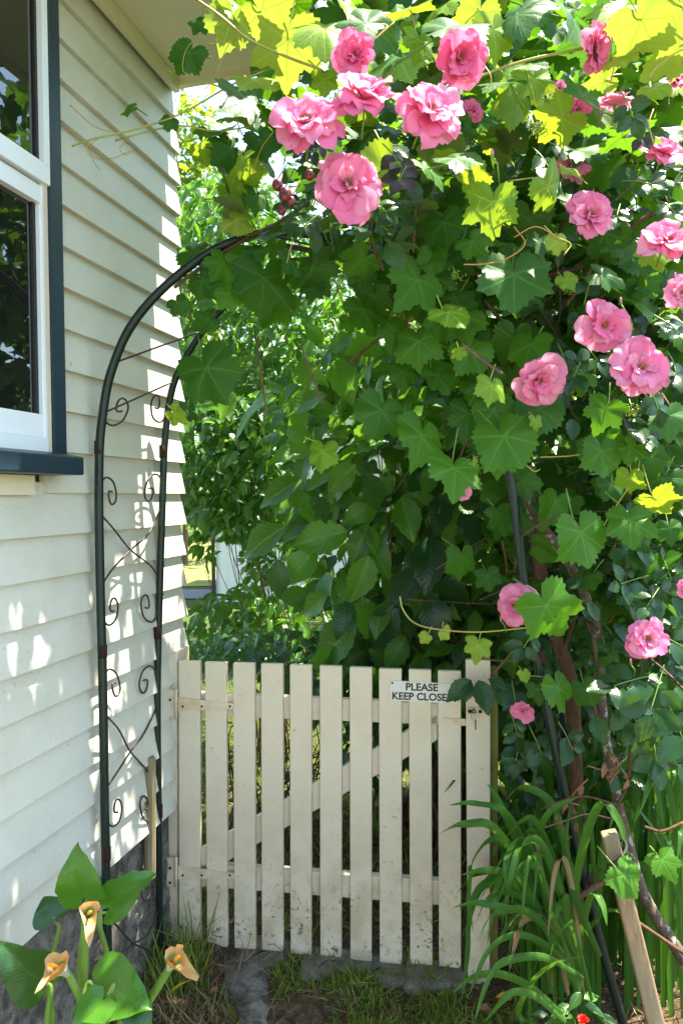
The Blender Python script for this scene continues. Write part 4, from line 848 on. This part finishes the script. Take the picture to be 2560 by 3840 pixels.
def sprig(x, y, w, Y, ang, kind, tx=25, n=5):
    """one compound rose leaf: leaflets along a stalk"""
    a = math.radians(ang); T = Rv*math.sin(a)-Uv*math.cos(a); Zd = unit(-Fv*math.cos(math.radians(tx))+Uv*math.sin(math.radians(tx))+rng.normal(0, .15, 3)); T = unit(T-Zd*np.dot(T, Zd)); X = np.cross(T, Zd)
    s = w*K/FPX*Y; p = O(x, y, Y)
    for i in range(n):
        if i == n-1: q, d = p+T*s*.55, T
        else: sd_ = 1 if i % 2 else -1; q = p+T*s*(.05 if i < 2 else .42)*(1 if n > 3 else .7)+X*sd_*s*.05; d = unit(T*.45+X*sd_*.9+rng.normal(0, .12, 3))
        zz_ = unit(Zd+rng.normal(0, .22, 3)); d = unit(d-zz_*np.dot(d, zz_)); part('leaf', random.choice(RMn if kind == 'new' else RM), rose, mat4(q, np.cross(d, zz_), d, zz_, s*random.uniform(.5, .66)))
    canemb.tube(catmull([p-T*s*.5-Zd*s*.1, p, p+T*s*.5], 3), .0014, 5)
for q in ((900, 352, 72, 1.45, 30, 'new'), (930, 385, 76, 1.45, -20, 'new'), (740, 335, 52, 1.48, -60, 'new'), (700, 340, 50, 1.5, -120, 'new'), (865, 470, 60, 1.5, 40, 'old'), (720, 500, 60, 1.55, -40, 'old'), (880, 520, 46, 1.6, 20, 'old'), (1245, 360, 85, 1.7, 10, 'old'), (1270, 330, 70, 1.75, 60, 'old'), (1440, 235, 80, 1.5, 20, 'old'), (1480, 300, 60, 1.6, -30, 'new'),
          (1460, 415, 70, 1.65, 50, 'old'), (1420, 480, 60, 1.75, -10, 'old'), (1530, 470, 66, 1.65, 20, 'old'), (1350, 800, 75, 1.72, 20, 'old'), (1330, 835, 75, 1.75, -20, 'old'), (1420, 720, 60, 1.75, 10, 'old'), (1530, 740, 70, 1.65, 30, 'old'), (1545, 830, 80, 1.62, -10, 'old'), (1500, 910, 70, 1.7, 10, 'old'), (1545, 690, 55, 1.65, 60, 'old'), (1290, 810, 60, 1.85, 10, 'old'),
          (1460, 1560, 110, 1.72, -70, 'old'), (1510, 1580, 125, 1.7, -20, 'old'), (1545, 1640, 120, 1.68, 10, 'old'), (1440, 1620, 100, 1.75, 20, 'old'), (1500, 1700, 95, 1.75, 0, 'old'), (1540, 1470, 90, 1.75, 60, 'old'), (1220, 1460, 70, 1.95, -30, 'old'), (1500, 1370, 70, 1.85, -30, 'old'), (1230, 1700, 70, 2.05, 20, 'old'), (1190, 1720, 60, 2.1, -20, 'old'), (1300, 1690, 70, 2.0, 20, 'old'), (1460, 1330, 80, 1.9, -70, 'old'), (1530, 1300, 70, 1.9, 10, 'old'), (1180, 1590, 60, 2.12, 0, 'old'), (1560, 960, 60, 1.75, 0, 'old'), (1480, 1000, 50, 1.85, 0, 'old'), (1180, 1660, 60, 2.1, 10, 'old')):
    sprig(*q)
pts = np.concatenate([cloud([(1150, 560), (1640, 300), (1640, 1000), (1300, 1000)], 420, 1.85, 2.5), cloud([(1130, 1200), (1640, 950), (1640, 1900), (1180, 1900), (1150, 1500)], 1300, 2.25, 3.2), cloud([(680, 330), (960, 330), (960, 560), (680, 560)], 110, 1.6, 2.0), cloud([(1250, 1300), (1640, 1000), (1640, 1750), (1400, 1800)], 320, 1.95, 2.4)])
n_ = len(pts); X, T, Zd = axes(n_, [0, -.55, .7], [0, -.2, -.6], .5, .7)
tag(part('foliage', mass_mesh('foliage', RT[:3], pts, X, T, Zd, rng.uniform(.04, .075, n_), M_rose_mass), rose), kind='stuff')

# ------------------------------------------------------------------ shrubs behind the gate
def bush(name, root, label, cat, clouds, tpls, mat, size, nrm, tip, jn, twigs, tm, singles=None):
    """clouds = outlines with depth; twigs run from the root into the crown; singles become leaf parts"""
    t = thing(name, root*[1, 1, 0], label, cat)
    pts = np.concatenate([cloud(*c_) for c_ in clouds]); pts = pts[sun_open(pts)]; n_ = len(pts); X, T, Zd = axes(n_, nrm, tip, jn, .55); sz = rng.uniform(size[0], size[1], n_)
    ks = 0
    if singles:
        ms, ks = singles; order = np.argsort(pts[:, 1]-sz*3)[:ks]
        for i in order: part('leaf', random.choice(ms), t, mat4(pts[i], X[i], T[i], Zd[i], sz[i]))
        keep = np.ones(n_, bool); keep[order] = False; pts, X, T, Zd, sz = pts[keep], X[keep], T[keep], Zd[keep], sz[keep]
    tag(part('foliage', mass_mesh('foliage', tpls, pts, X, T, Zd, sz, mat), t), kind='stuff')
    mb = MB(); base = root*np.array([1, 1, 0])
    for i in rng.choice(len(pts), min(twigs, len(pts)), False):
        q = pts[i]; b_ = base+rng.normal(0, .12, 3)*[1, 1, 0]; mid = b_*.4+q*.6+rng.normal(0, .07, 3)-Z3*.08; r = tm
        mb.tube(catmull([b_, (b_+mid)/2+rng.normal(0, .05, 3)+Z3*.1, mid, q], 4), list(np.linspace(r, r*.22, 13)), 5)
    tag(part('stems', mb.mesh('stems', M_twig, True), t), kind='stuff'); return t
hyd = bush('hydrangea', O(1010, 1560, 3.25), 'tall hydrangea bush with large oval leaves filling the space behind the gate', 'shrub',
     [([(640, 900), (760, 760), (1180, 800), (1230, 1650), (1000, 1680), (780, 1560), (650, 1250)], 820, 2.75, 3.7), ([(860, 760), (1250, 760), (1250, 1700), (880, 1700)], 620, 3.2, 3.9)], OT, M_hyd_mass, (.09, .17), [-.15, -.62, .6], [-.35, -.25, -.6], .45, 120, .008, (HM, 170))
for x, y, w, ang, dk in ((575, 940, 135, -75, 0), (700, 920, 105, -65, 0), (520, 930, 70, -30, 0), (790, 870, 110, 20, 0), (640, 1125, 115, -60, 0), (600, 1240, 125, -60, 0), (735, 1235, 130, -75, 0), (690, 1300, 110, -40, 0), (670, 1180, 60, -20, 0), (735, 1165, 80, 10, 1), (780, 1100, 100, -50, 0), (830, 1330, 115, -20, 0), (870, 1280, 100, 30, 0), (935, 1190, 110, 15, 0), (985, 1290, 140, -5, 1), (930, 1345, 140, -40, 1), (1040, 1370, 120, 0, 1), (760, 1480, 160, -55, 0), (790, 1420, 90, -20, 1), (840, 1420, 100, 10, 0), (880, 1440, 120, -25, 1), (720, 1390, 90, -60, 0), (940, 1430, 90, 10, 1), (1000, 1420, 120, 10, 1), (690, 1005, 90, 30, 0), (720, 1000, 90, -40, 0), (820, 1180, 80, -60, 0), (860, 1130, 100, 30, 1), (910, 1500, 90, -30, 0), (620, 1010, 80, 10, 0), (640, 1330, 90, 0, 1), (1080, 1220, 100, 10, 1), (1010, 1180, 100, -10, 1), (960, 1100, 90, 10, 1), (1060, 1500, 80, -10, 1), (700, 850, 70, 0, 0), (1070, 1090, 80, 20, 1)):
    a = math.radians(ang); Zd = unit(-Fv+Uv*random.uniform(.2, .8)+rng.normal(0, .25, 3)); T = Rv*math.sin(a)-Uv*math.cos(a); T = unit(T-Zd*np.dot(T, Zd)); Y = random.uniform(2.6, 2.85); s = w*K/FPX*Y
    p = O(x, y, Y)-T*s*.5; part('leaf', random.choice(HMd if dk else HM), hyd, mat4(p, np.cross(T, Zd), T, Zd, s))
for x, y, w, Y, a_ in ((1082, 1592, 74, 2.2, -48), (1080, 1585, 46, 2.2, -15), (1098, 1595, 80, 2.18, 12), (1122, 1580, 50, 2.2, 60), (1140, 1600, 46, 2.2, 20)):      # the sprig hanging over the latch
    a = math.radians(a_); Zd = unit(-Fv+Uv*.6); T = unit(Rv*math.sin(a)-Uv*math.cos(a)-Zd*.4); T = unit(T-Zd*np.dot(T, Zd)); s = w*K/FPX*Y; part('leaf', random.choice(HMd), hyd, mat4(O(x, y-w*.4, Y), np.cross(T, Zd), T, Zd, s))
bush('leafy_shrub', O(640, 1500, 4.3), 'fine twiggy shrub with small pointed leaves between the house corner and the hydrangea', 'shrub',
     [([(390, 950), (640, 880), (700, 1200), (560, 1240), (450, 1190), (395, 1120)], 2400, 3.6, 4.8), ([(400, 1400), (560, 1340), (700, 1400), (760, 1540), (420, 1520)], 460, 3.7, 4.4), ([(500, 1220), (690, 1180), (760, 1420), (600, 1400), (560, 1300)], 210, 3.9, 4.5), ([(390, 430), (560, 380), (760, 540), (840, 800), (640, 1010), (388, 1010)], 4200, 3.9, 5.4), ([(430, 1215), (500, 1220), (520, 1290), (440, 1270)], 26, 3.9, 4.3)], ST, M_shrub, (.05, .115), [-.1, -.5, .7], [-.3, -.2, -.7], .5, 34, .005, (SM, 200))
bush('low_shrub', O(640, 1640, 3.3), 'low dark glossy shrub just behind the top of the pickets', 'shrub',
     [([(430, 1475), (560, 1440), (760, 1450), (1040, 1500), (1040, 1700), (760, 1640), (640, 1570), (470, 1540)], 620, 3.0, 3.6), ([(560, 1580), (1060, 1560), (1060, 1720), (900, 1850), (760, 1700)], 300, 2.9, 3.5)], ST, M_low, (.05, .095), [-.1, -.35, .85], [-.2, -.4, -.4], .45, 60, .005)
bush('dark_shrub', O(1400, 1800, 3.1), 'dark shaded shrub filling the space beyond the latch post', 'shrub',
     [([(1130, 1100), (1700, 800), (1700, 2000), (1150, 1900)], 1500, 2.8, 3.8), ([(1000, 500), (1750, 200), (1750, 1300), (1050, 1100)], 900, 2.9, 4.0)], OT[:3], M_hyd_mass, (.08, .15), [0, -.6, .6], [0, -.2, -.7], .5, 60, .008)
# trees beyond
TG = 'trees beyond the garden'
def tree(x, y0, y1, w, Y, n_, size, label, mat=None, tg=TG, bx=None):
    c_ = O(x, y1, Y); base = c_*[1, 1, 0]; t = thing('tree', base, label, 'tree', tg); top = O(x, y0, Y)[2]; bot = O(x, y1, Y)[2]; W_ = w*K/FPX*Y/2
    k = 34; cc = np.array([[base[0]+rng.uniform(-1, 1)*W_*.8, base[1]+rng.uniform(-.6, .9)*W_, rng.uniform(bot, top)] for _ in range(k)])
    pts = cc[rng.integers(0, k, n_)]+rng.normal(0, 1, (n_, 3))*[W_*.30, W_*.30, (top-bot)*.13]; pts = pts[sun_open(pts)]; n_ = len(pts)
    X, T, Zd = axes(n_, [0, -.3, .85], [0, -.2, -.7], .5, .6)
    tag(part('crown', mass_mesh('crown', ST[:3], pts, X, T, Zd, rng.uniform(size*.6, size*1.3, n_), mat or M_tree), t), kind='stuff')
    foot = base if bx is None else O(bx, y1, Y)*[1, 1, 0]; base, crown_c = foot, base; t.location = tuple(foot); bpy.context.view_layer.update()
    mb = MB(); mb.tube(catmull([base-Z3*.1, base+Z3*bot*.6+[.05, 0, 0], (base+crown_c)/2+Z3*(bot*.5+top*.5)], 5), list(np.linspace(.10, .03, 11)), 8)
    for q in cc[:26]:
        st_ = base+Z3*rng.uniform(bot*.6, top*.6); mb.tube(catmull([st_, (st_+q)/2+rng.normal(0, .1, 3), q], 4), list(np.linspace(.018, .004, 9)), 6)
    part('trunk', mb.mesh('trunk', M_twig, True), t); return t
tree(500, 300, 1000, 360, 6.5, 9500, .115, 'sunlit yellow green tree showing between the eave and the arch', bx=300)
tree(760, 150, 950, 420, 7.5, 4200, .13, 'bushy sunlit tree behind the vine canopy over the gate', bx=950)
tree(1300, 150, 1100, 900, 8.5, 4200, .17, 'broad tree behind the rose covered right side')
tree(420, 900, 1180, 260, 17, 1500, .3, 'distant dark tree beyond the mown lawn', M_low)
tree(300, 700, 1180, 500, 26, 2200, .5, 'far tree at the end of the lawn partly hidden by the house', M_low)
tree(650, 700, 1180, 600, 28, 2600, .5, 'far tree at the end of the lawn above the shed', M_low)

# ------------------------------------------------------------------ strap leaved plants, lily, stake, flower, leaves
def strap(parent, pts, w, mat=M_strap, r_=.0):
    c_ = catmull(pts, 6); n_ = len(c_); vs = []; uvs = []
    sidev = unit(np.cross(unit(c_[-1]-c_[0]), [.1, -1, .25])+rng.normal(0, .12, 3))
    for i, p in enumerate(c_):
        t = i/(n_-1); T = unit(c_[min(i+1, n_-1)]-c_[max(i-1, 0)]); s = unit(sidev-T*np.dot(sidev, T)); nn_ = np.cross(T, s); ww = w*.5*min(1, .55+t*1.6)*(1-max(0, (t-.55)/.45)**2.2)+.0004
        for k in (-1, -.4, .4, 1): vs.append(p+s*ww*k+nn_*abs(k)*ww*.35); uvs.append((k*.1, t))
    me = MB().add(vs, [(i*4+k, i*4+k+1, i*4+k+5, i*4+k+4) for i in range(n_-1) for k in range(3)]).mesh('leaf', mat, True)
    uv = me.uv_layers.new(name='UVMap')
    for l in me.loops: uv.data[l.index].uv = uvs[l.vertex_index]
    return part('leaf', me, parent)
SG = 'strap leaved clumps beside the latch post'
cl1 = thing('strap_leaf_plant', O(1330, 2250, 2.0)*[1, 1, 0], 'clump of arching strap leaves bending left across the latch post', 'plant', SG)
cl2 = thing('strap_leaf_plant', O(1400, 2150, 2.25)*[1, 1, 0], 'upright strap leaves standing behind the arch leg', 'plant', SG)
cl3 = thing('strap_leaf_plant', O(1530, 2200, 2.1)*[1, 1, 0], 'tall grassy blades behind the wooden stake at the right edge', 'plant', SG)
SL = [([(1290, 2230), (1230, 2130), (1180, 2050), (1120, 2030), (1085, 2080), (1075, 2180), (1060, 2300)], 1.95, 30), ([(1310, 2230), (1240, 2100), (1160, 2010), (1110, 2000), (1060, 2010)], 1.9, 24), ([(1270, 2180), (1200, 2000), (1130, 1900), (1060, 1895), (1010, 1915)], 1.85, 28), ([(1250, 2100), (1200, 1930), (1150, 1860), (1090, 1845), (1030, 1850)], 1.95, 24),
      ([(1300, 2220), (1230, 2060), (1180, 1960), (1130, 1930), (1085, 1985), (1075, 2060), (1085, 2140)], 1.95, 26), ([(1340, 2240), (1270, 2080), (1210, 1960), (1190, 1935), (1160, 1990), (1165, 2060)], 1.9, 26), ([(1340, 2250), (1250, 2170), (1180, 2150), (1120, 2190), (1075, 2290)], 1.85, 24), ([(1330, 2240), (1250, 2200), (1160, 2210), (1120, 2260), (1090, 2345)], 1.8, 26), ([(1290, 2330), (1220, 2270), (1150, 2240), (1090, 2245), (1040, 2280)], 1.8, 26), ([(1300, 2350), (1230, 2290), (1170, 2285), (1110, 2350)], 1.75, 24),
      ([(1230, 2350), (1190, 2330), (1230, 2250), (1290, 2210), (1350, 2200)], 1.8, 24), ([(1290, 2200), (1230, 2080), (1200, 1960), (1150, 1850), (1120, 1800)], 2.05, 30), ([(1330, 2230), (1290, 2050), (1250, 1930), (1220, 1870)], 2.05, 34), ([(1380, 2200), (1310, 1990), (1270, 1850), (1200, 1810), (1160, 1840)], 2.05, 26), ([(1380, 2200), (1330, 2080), (1300, 1960), (1310, 1850)], 1.92, 34), ([(1310, 2230), (1260, 2060), (1240, 2000), (1200, 1990), (1170, 2060), (1160, 2140)], 1.85, 24),
      ([(1300, 2280), (1280, 2120), (1230, 2040), (1180, 2030)], 1.95, 26), ([(1360, 2300), (1330, 2180), (1310, 2120), (1280, 2150), (1260, 2210)], 1.8, 22), ([(1280, 2120), (1240, 1950), (1260, 1870), (1330, 1830)], 1.95, 26), ([(1300, 2200), (1230, 2110), (1150, 2085), (1095, 2075), (1040, 2085)], 1.8, 24), ([(1330, 2280), (1290, 2170), (1260, 2080)], 1.85, 36), ([(1330, 2260), (1260, 2140), (1200, 2090), (1130, 2105), (1100, 2160)], 1.88, 24)]
for l, Y, w in SL: strap(cl1, [O(x, y, Y+random.uniform(-.04, .04)-.03*i) for i, (x, y) in enumerate(l)], w*K/FPX*Y*.62)
for i in range(150):
    c_, x0, x1, Y = ((cl1, 1200, 1380, 2.1), (cl2, 1230, 1480, 2.3), (cl3, 1430, 1600, 2.15))[i % 3]; x = random.uniform(x0, x1); y = random.uniform(2130, 2270); h = random.uniform(180, 470 if c_ is not cl1 else 330); dx = random.gauss(-10 if c_ is not cl3 else 0, 40); Y += random.uniform(-.08, .22); bend = random.uniform(.1, .9)
    b_ = O(x, y, Y); b_[2] = 0; strap(c_, [b_, O(x+dx*.3, y-h*.5, Y), O(x+dx*.8, y-h, Y-.03), O(x+dx*(1+bend), y-h*(1+.12*(1-bend)), Y-.08), O(x+dx*(1+2*bend), y-h*(1-.3*bend*bend), Y-.12)], random.uniform(10, 24)*K/FPX*Y)
for i in range(34):
    Y = random.uniform(1.8, 2.05); x, y = random.uniform(1240, 1370), random.uniform(2150, 2290); h, r_ = random.uniform(90, 330), random.uniform(40, 150)*random.choice((-1, -1, -1, 1))
    b_ = O(x, y, Y+.08); b_[2] = max(0, b_[2]); strap(cl1, [b_, O(x+r_*.25, y-h*.6, Y+.03), O(x+r_*.7, y-h, Y), O(x+r_*1.15, y-h*.88, Y-.03), O(x+r_*1.4, y-h*random.uniform(.3, .75), Y-.06)], random.uniform(9, 20)*K/FPX*Y, M_straw_leaf if i % 5 == 0 else M_strap)
# wooden stake with a tie
sk = thing('wooden_stake', O(1560, 2500, 1.68)*[1, 1, 0], 'square weathered wooden stake leaning at the right beside the arch leg', 'stake')
mb = MB(); a0, b0 = O(1383, 1924, 1.72), O(1419, 1916, 1.72); a1, b1 = O(1502, 2420, 1.64), O(1546, 2420, 1.64); dn = unit(a1-a0); ext = dn*.35
mb.quadbox(a1+ext, b1+ext, b0, a0, [.006, .036, 0]); bevel(part('post', mb.mesh('post', M_stake), sk), .005)
mb = MB(); mb.tube(catmull([O(1398, 1988, 1.70), O(1415, 1978, 1.695), O(1430, 1965, 1.71), O(1438, 1945, 1.75), O(1430, 1930, 1.78), O(1415, 1935, 1.79)], 5), .0035, 6); mb.tube(catmull([O(1395, 1985, 1.705), O(1408, 1990, 1.69), O(1432, 1980, 1.70)], 5), .003, 6); part('tie', mb.mesh('tie', M_dark, True), sk)
# calla lily
lily = thing('calla_lily', O(210, 2620, 1.5)*[1, 1, 0], 'calla lily with broad arrow leaves and faded tan flowers against the house foundation', 'lily')
def arrow_tpl(seed, wid=.72):
    r_ = random.Random(seed); vs = []; m_ = 12; p = r_.uniform(0, 6); curl = r_.uniform(.15, .4)
    prof = [(-.24, .30, .42), (-.16, .16, .80), (-.04, .02, .98), (.08, 0, 1.0), (.22, 0, .97), (.36, 0, .88), (.5, 0, .75), (.63, 0, .6), (.75, 0, .43), (.86, 0, .27), (.94, 0, .13), (1.0, 0, .01)]
    for y, inn, w in prof:
        for s in (-1, -.66, -.33, 0, .33, .66, 1):
            yy = y if inn == 0 else (.0 if abs(s) < .01 else y*abs(s)**.6)
            x = s*w*wid*.5; vs.append((x, yy, .42*abs(x)-.5*x*x+.03*math.sin(19*yy+3*s)*abs(s)+curl*.25*math.sin(yy*2.6)-curl*max(0, yy-.4)**2+.045*math.sin(8*yy+p+(1.5 if s > 0 else 0))*abs(s)**2))
    return np.array(vs), [(i*7+k, i*7+k+1, (i+1)*7+k+1, (i+1)*7+k) for i in range(m_-1) for k in range(6)]
AT = [arrow_tpl(s, .70+.05*(s % 3)) for s in range(5)]; AM = [tpl_mesh('lily_leaf', t, M_lily) for t in AT]; AMd = [tpl_mesh('lily_leaf', t, M_lily_dark) for t in AT]
lst = Each('leaf_stalk', M_stem, lily)
def lleaf(jx, jy, tx, ty, Y0, Y1, wmul, nrm, dk, sx, sy):
    a, b_ = O(jx, jy, Y0), O(tx, ty, Y1); T = b_-a; L_ = np.linalg.norm(T); T = T/L_; Zd = unit(np.array(nrm, float)); Zd = unit(Zd-T*np.dot(Zd, T)); X = np.cross(T, Zd)
    Mx = Matrix(((X[0]*L_*wmul, T[0]*L_, Zd[0]*L_, a[0]), (X[1]*L_*wmul, T[1]*L_, Zd[1]*L_, a[1]), (X[2]*L_*wmul, T[2]*L_, Zd[2]*L_, a[2]), (0, 0, 0, 1)))
    part('leaf', random.choice(AMd if dk else AM), lily, Mx); e = O(sx, sy, Y0)
    lst.tube(catmull([e, (e+a)/2+rng.normal(0, .006, 3), a-T*.03-Zd*.008, a-T*.010-Zd*.008], 6), list(np.linspace(.0085, .0026, 19)), 8)
lleaf(192, 2060, 177, 1937, 1.55, 1.56, 1.35, (-.1, -1, .35), 0, 188, 2352)
lleaf(252, 2085, 356, 2003, 1.55, 1.60, 1.2, (-.35, -.8, .7), 0, 243, 2352)
lleaf(122, 2108, 100, 2060, 1.62, 1.64, 2.4, (.1, -.6, .8), 1, 120, 2352)
lleaf(95, 2255, -8, 2165, 1.45, 1.42, 1.15, (-.1, -.8, .7), 1, 110, 2420)
lleaf(222, 2268, 348, 2318, 1.42, 1.36, 1.35, (.15, -.75, .8), 0, 130, 2400)
lleaf(235, 2300, 172, 2400, 1.38, 1.34, 1.3, (-.2, -.8, .6), 0, 240, 2420)
lleaf(300, 2290, 345, 2400, 1.40, 1.36, .9, (.3, -.8, .4), 1, 250, 2420)
lleaf(240, 2280, 260, 2210, 1.60, 1.62, .8, (0, -.8, .5), 1, 235, 2420)
def spathe(cx, cy, Y, tipx, tipy, w, sx, sy, tan_tip):
    """one faded flower: a funnel that opens into a drooping tan blade, with its spadix and stalk"""
    c_ = O(cx, cy, Y); tip = O(tipx, tipy, Y-.05); base = O(sx[0], sx[1], Y+.03); k = w*K/FPX*Y; D = unit(c_-base); V = unit(tip-c_); n_, mm = 14, 6; vs = []
    A = unit(np.cross(D, V)+1e-6); B = np.cross(A, D)
    if np.dot(B, V) < 0: B = -B
    for i in range(mm+1):
        t = i/mm; cen = base*(1-t)+c_*t; rad = k*(.08+.30*t**1.4)
        for j in range(n_):
            ph_ = 2*math.pi*j/n_; d = A*math.sin(ph_)+B*math.cos(ph_); fl = max(0, math.cos(ph_))**2; q = cen+d*rad
            if t > .6: e = (t-.6)/.4; q = q+(tip-c_)*fl*e*e*.95+d*k*.12*e*math.sin(3*ph_+1)+D*k*.10*e*math.sin(2*ph_+.5)-D*0*e
            vs.append(q+rng.normal(0, .0022, 3)*t*t)
    fs = [(i*n_+j, i*n_+(j+1) % n_, (i+1)*n_+(j+1) % n_, (i+1)*n_+j) for i in range(mm) for j in range(n_)]
    me = MB().add(vs, fs).mesh('flower', M_spathe_w, True); me.materials.append(M_spathe)
    for p_ in me.polygons: p_.material_index = 0 if p_.index < n_*4 else 1
    uv = me.uv_layers.new(name='UVMap')
    for l in me.loops: uv.data[l.index].uv = ((l.vertex_index % n_)*.08, (l.vertex_index//n_)/mm)
    f_ = part('flower', me, lily)
    mb = MB(); s0_ = c_*.55+base*.45; e_ = c_+D*k*.35+B*k*.12-np.array([0, .006, 0]); mb.tube([s0_, (s0_+e_)/2, e_-D*k*.05, e_], [k*.06, k*.07, k*.06, k*.02], 8); part('spadix', mb.mesh('spadix', M_spadix, True), f_)
    mb = MB(); mb.tube(catmull([O(sy[0], sy[1], Y+.02), (O(sy[0], sy[1], Y+.02)+base)/2+np.array([.004, 0, 0]), base, base*.6+c_*.4], 6), list(np.linspace(.0095, .007, 19)), 8); part('flower_stalk', mb.mesh('flower_stalk', M_stem, True), f_)
spathe(208, 2090, 1.46, 206, 2150, 54, (196, 2110), (182, 2352), 1)
spathe(128, 2212, 1.42, 92, 2254, 62, (160, 2245), (215, 2380), 1)
spathe(405, 2195, 1.40, 440, 2232, 62, (385, 2232), (268, 2400), 1)
# red flower and its leaves at the bottom edge
rf = thing('red_flower', O(1335, 2360, 1.75)*[1, 1, 0], 'small red flower with green leaves at the bottom edge below the arch leg', 'flower')
pm = [tpl_mesh('petal', petal_tpl(s+70, .5, .9, .02), M_red) for s in range(3)]; c_ = O(1338, 2350, 1.72)
for i in range(9):
    ph_ = i*2.4; a = .5+.08*i; rad = np.array([math.cos(ph_), math.sin(ph_), 0]); T = rad*math.sin(a)+Z3*math.cos(a); Zd = Z3*math.sin(a)-rad*math.cos(a); part('petal', pm[i % 3], rf, mat4(c_, np.cross(T, Zd), T, Zd, .018))
mb = MB(); mb.tube([c_*[1, 1, 0], c_], .002, 5); part('stem', mb.mesh('stem', M_stem), rf)
for x, y, w, a_ in ((1290, 2320, 55, -60), (1320, 2300, 50, -30), (1370, 2320, 60, 70), (1400, 2345, 60, 60), (1280, 2345, 60, -80), (1360, 2290, 50, 120), (1310, 2345, 45, 180), (1240, 2330, 40, -90)):
    a = math.radians(a_); Zd = unit([0, -.5, .9]+rng.normal(0, .2, 3)); T = Rv*math.sin(a)-Uv*math.cos(a); T = unit(T-Zd*np.dot(T, Zd)); Y = 1.78; s = w*K/FPX*Y; part('leaf', random.choice(SM), rf, mat4(O(x, y, Y)-T*s*.5, np.cross(T, Zd), T, Zd, s))
FG = 'fallen leaves on the ground'
for i, (x, y, w, m_, lab) in enumerate(((822, 2260, 22, M_yleaf, 'bright yellow fallen leaf on the grass edge below the middle of the gate'), (1175, 2298, 36, M_yleaf, 'pale yellow fallen leaf on the soil right of the latch post'), (1255, 2180, 30, M_deadleaf, 'dry brown leaf lying at the foot of the strap leaves'), (1100, 2320, 34, M_deadleaf, 'dark curled leaf on bare soil below the latch post'), (500, 2270, 22, M_deadleaf, 'small brown leaf on the soil near the lily'))):
    v = ray(x*K, y*K); p = CAM+v*((.02-1.55)/v[2]); s = w*K/FPX*p[1]; a = random.uniform(0, 6); Zd = unit([.1, -.35, 1]); T = unit(np.array([math.cos(a), math.sin(a)*.5, 0])); T = unit(T-Zd*np.dot(T, Zd))
    tag(part('fallen_leaf', tpl_mesh('fallen_leaf', oval_tpl(i+90, .6, 6, .5, .3, .3, .02), m_), None, mat4(p, np.cross(T, Zd), T, Zd, s)), lab, 'leaf', FG)
# dry leaves caught on the twigs near the stake
dl = thing('dead_spray', O(1330, 1850, 1.9)*[1, 1, 1], 'spray of dry brown leaves and twigs caught around the arch leg', 'twigs')
mb = Each('twig', M_deadtwig, dl); dm = [tpl_mesh('dry_leaf', oval_tpl(s+120, .5, 6, .5, .6, .5, .06, 1, .08), M_deadleaf) for s in range(4)]
for l in ([(1240, 1905), (1300, 1885), (1350, 1870), (1400, 1880)], [(1350, 1760), (1400, 1770), (1440, 1740)], [(1290, 1870), (1320, 1820), (1350, 1790)], [(1400, 1720), (1420, 1760), (1400, 1800)], [(1270, 1860), (1290, 1840), (1330, 1850)]): mb.tube(catmull([O(x, y, 1.93) for x, y in l], 4), .0016, 5)
for x, y, w in ((1300, 1840, 34), (1285, 1890, 36), (1325, 1890, 34), (1280, 1870, 24), (1310, 1920, 30), (1340, 1805, 40), (1400, 1735, 46), (1420, 1760, 44), (1385, 1755, 40), (1440, 1775, 36), (1405, 1770, 38), (1325, 1870, 30), (1425, 1900, 46), (1440, 1790, 36), (1350, 1700, 30)):
    X, T, Zd = axes(1, [0, -1, .3], [0, 0, -1], .5, .5); Y = 1.92; part('leaf', random.choice(dm), dl, mat4(O(x, y, Y), X[0], T[0], Zd[0], w*.72*K/FPX*Y))
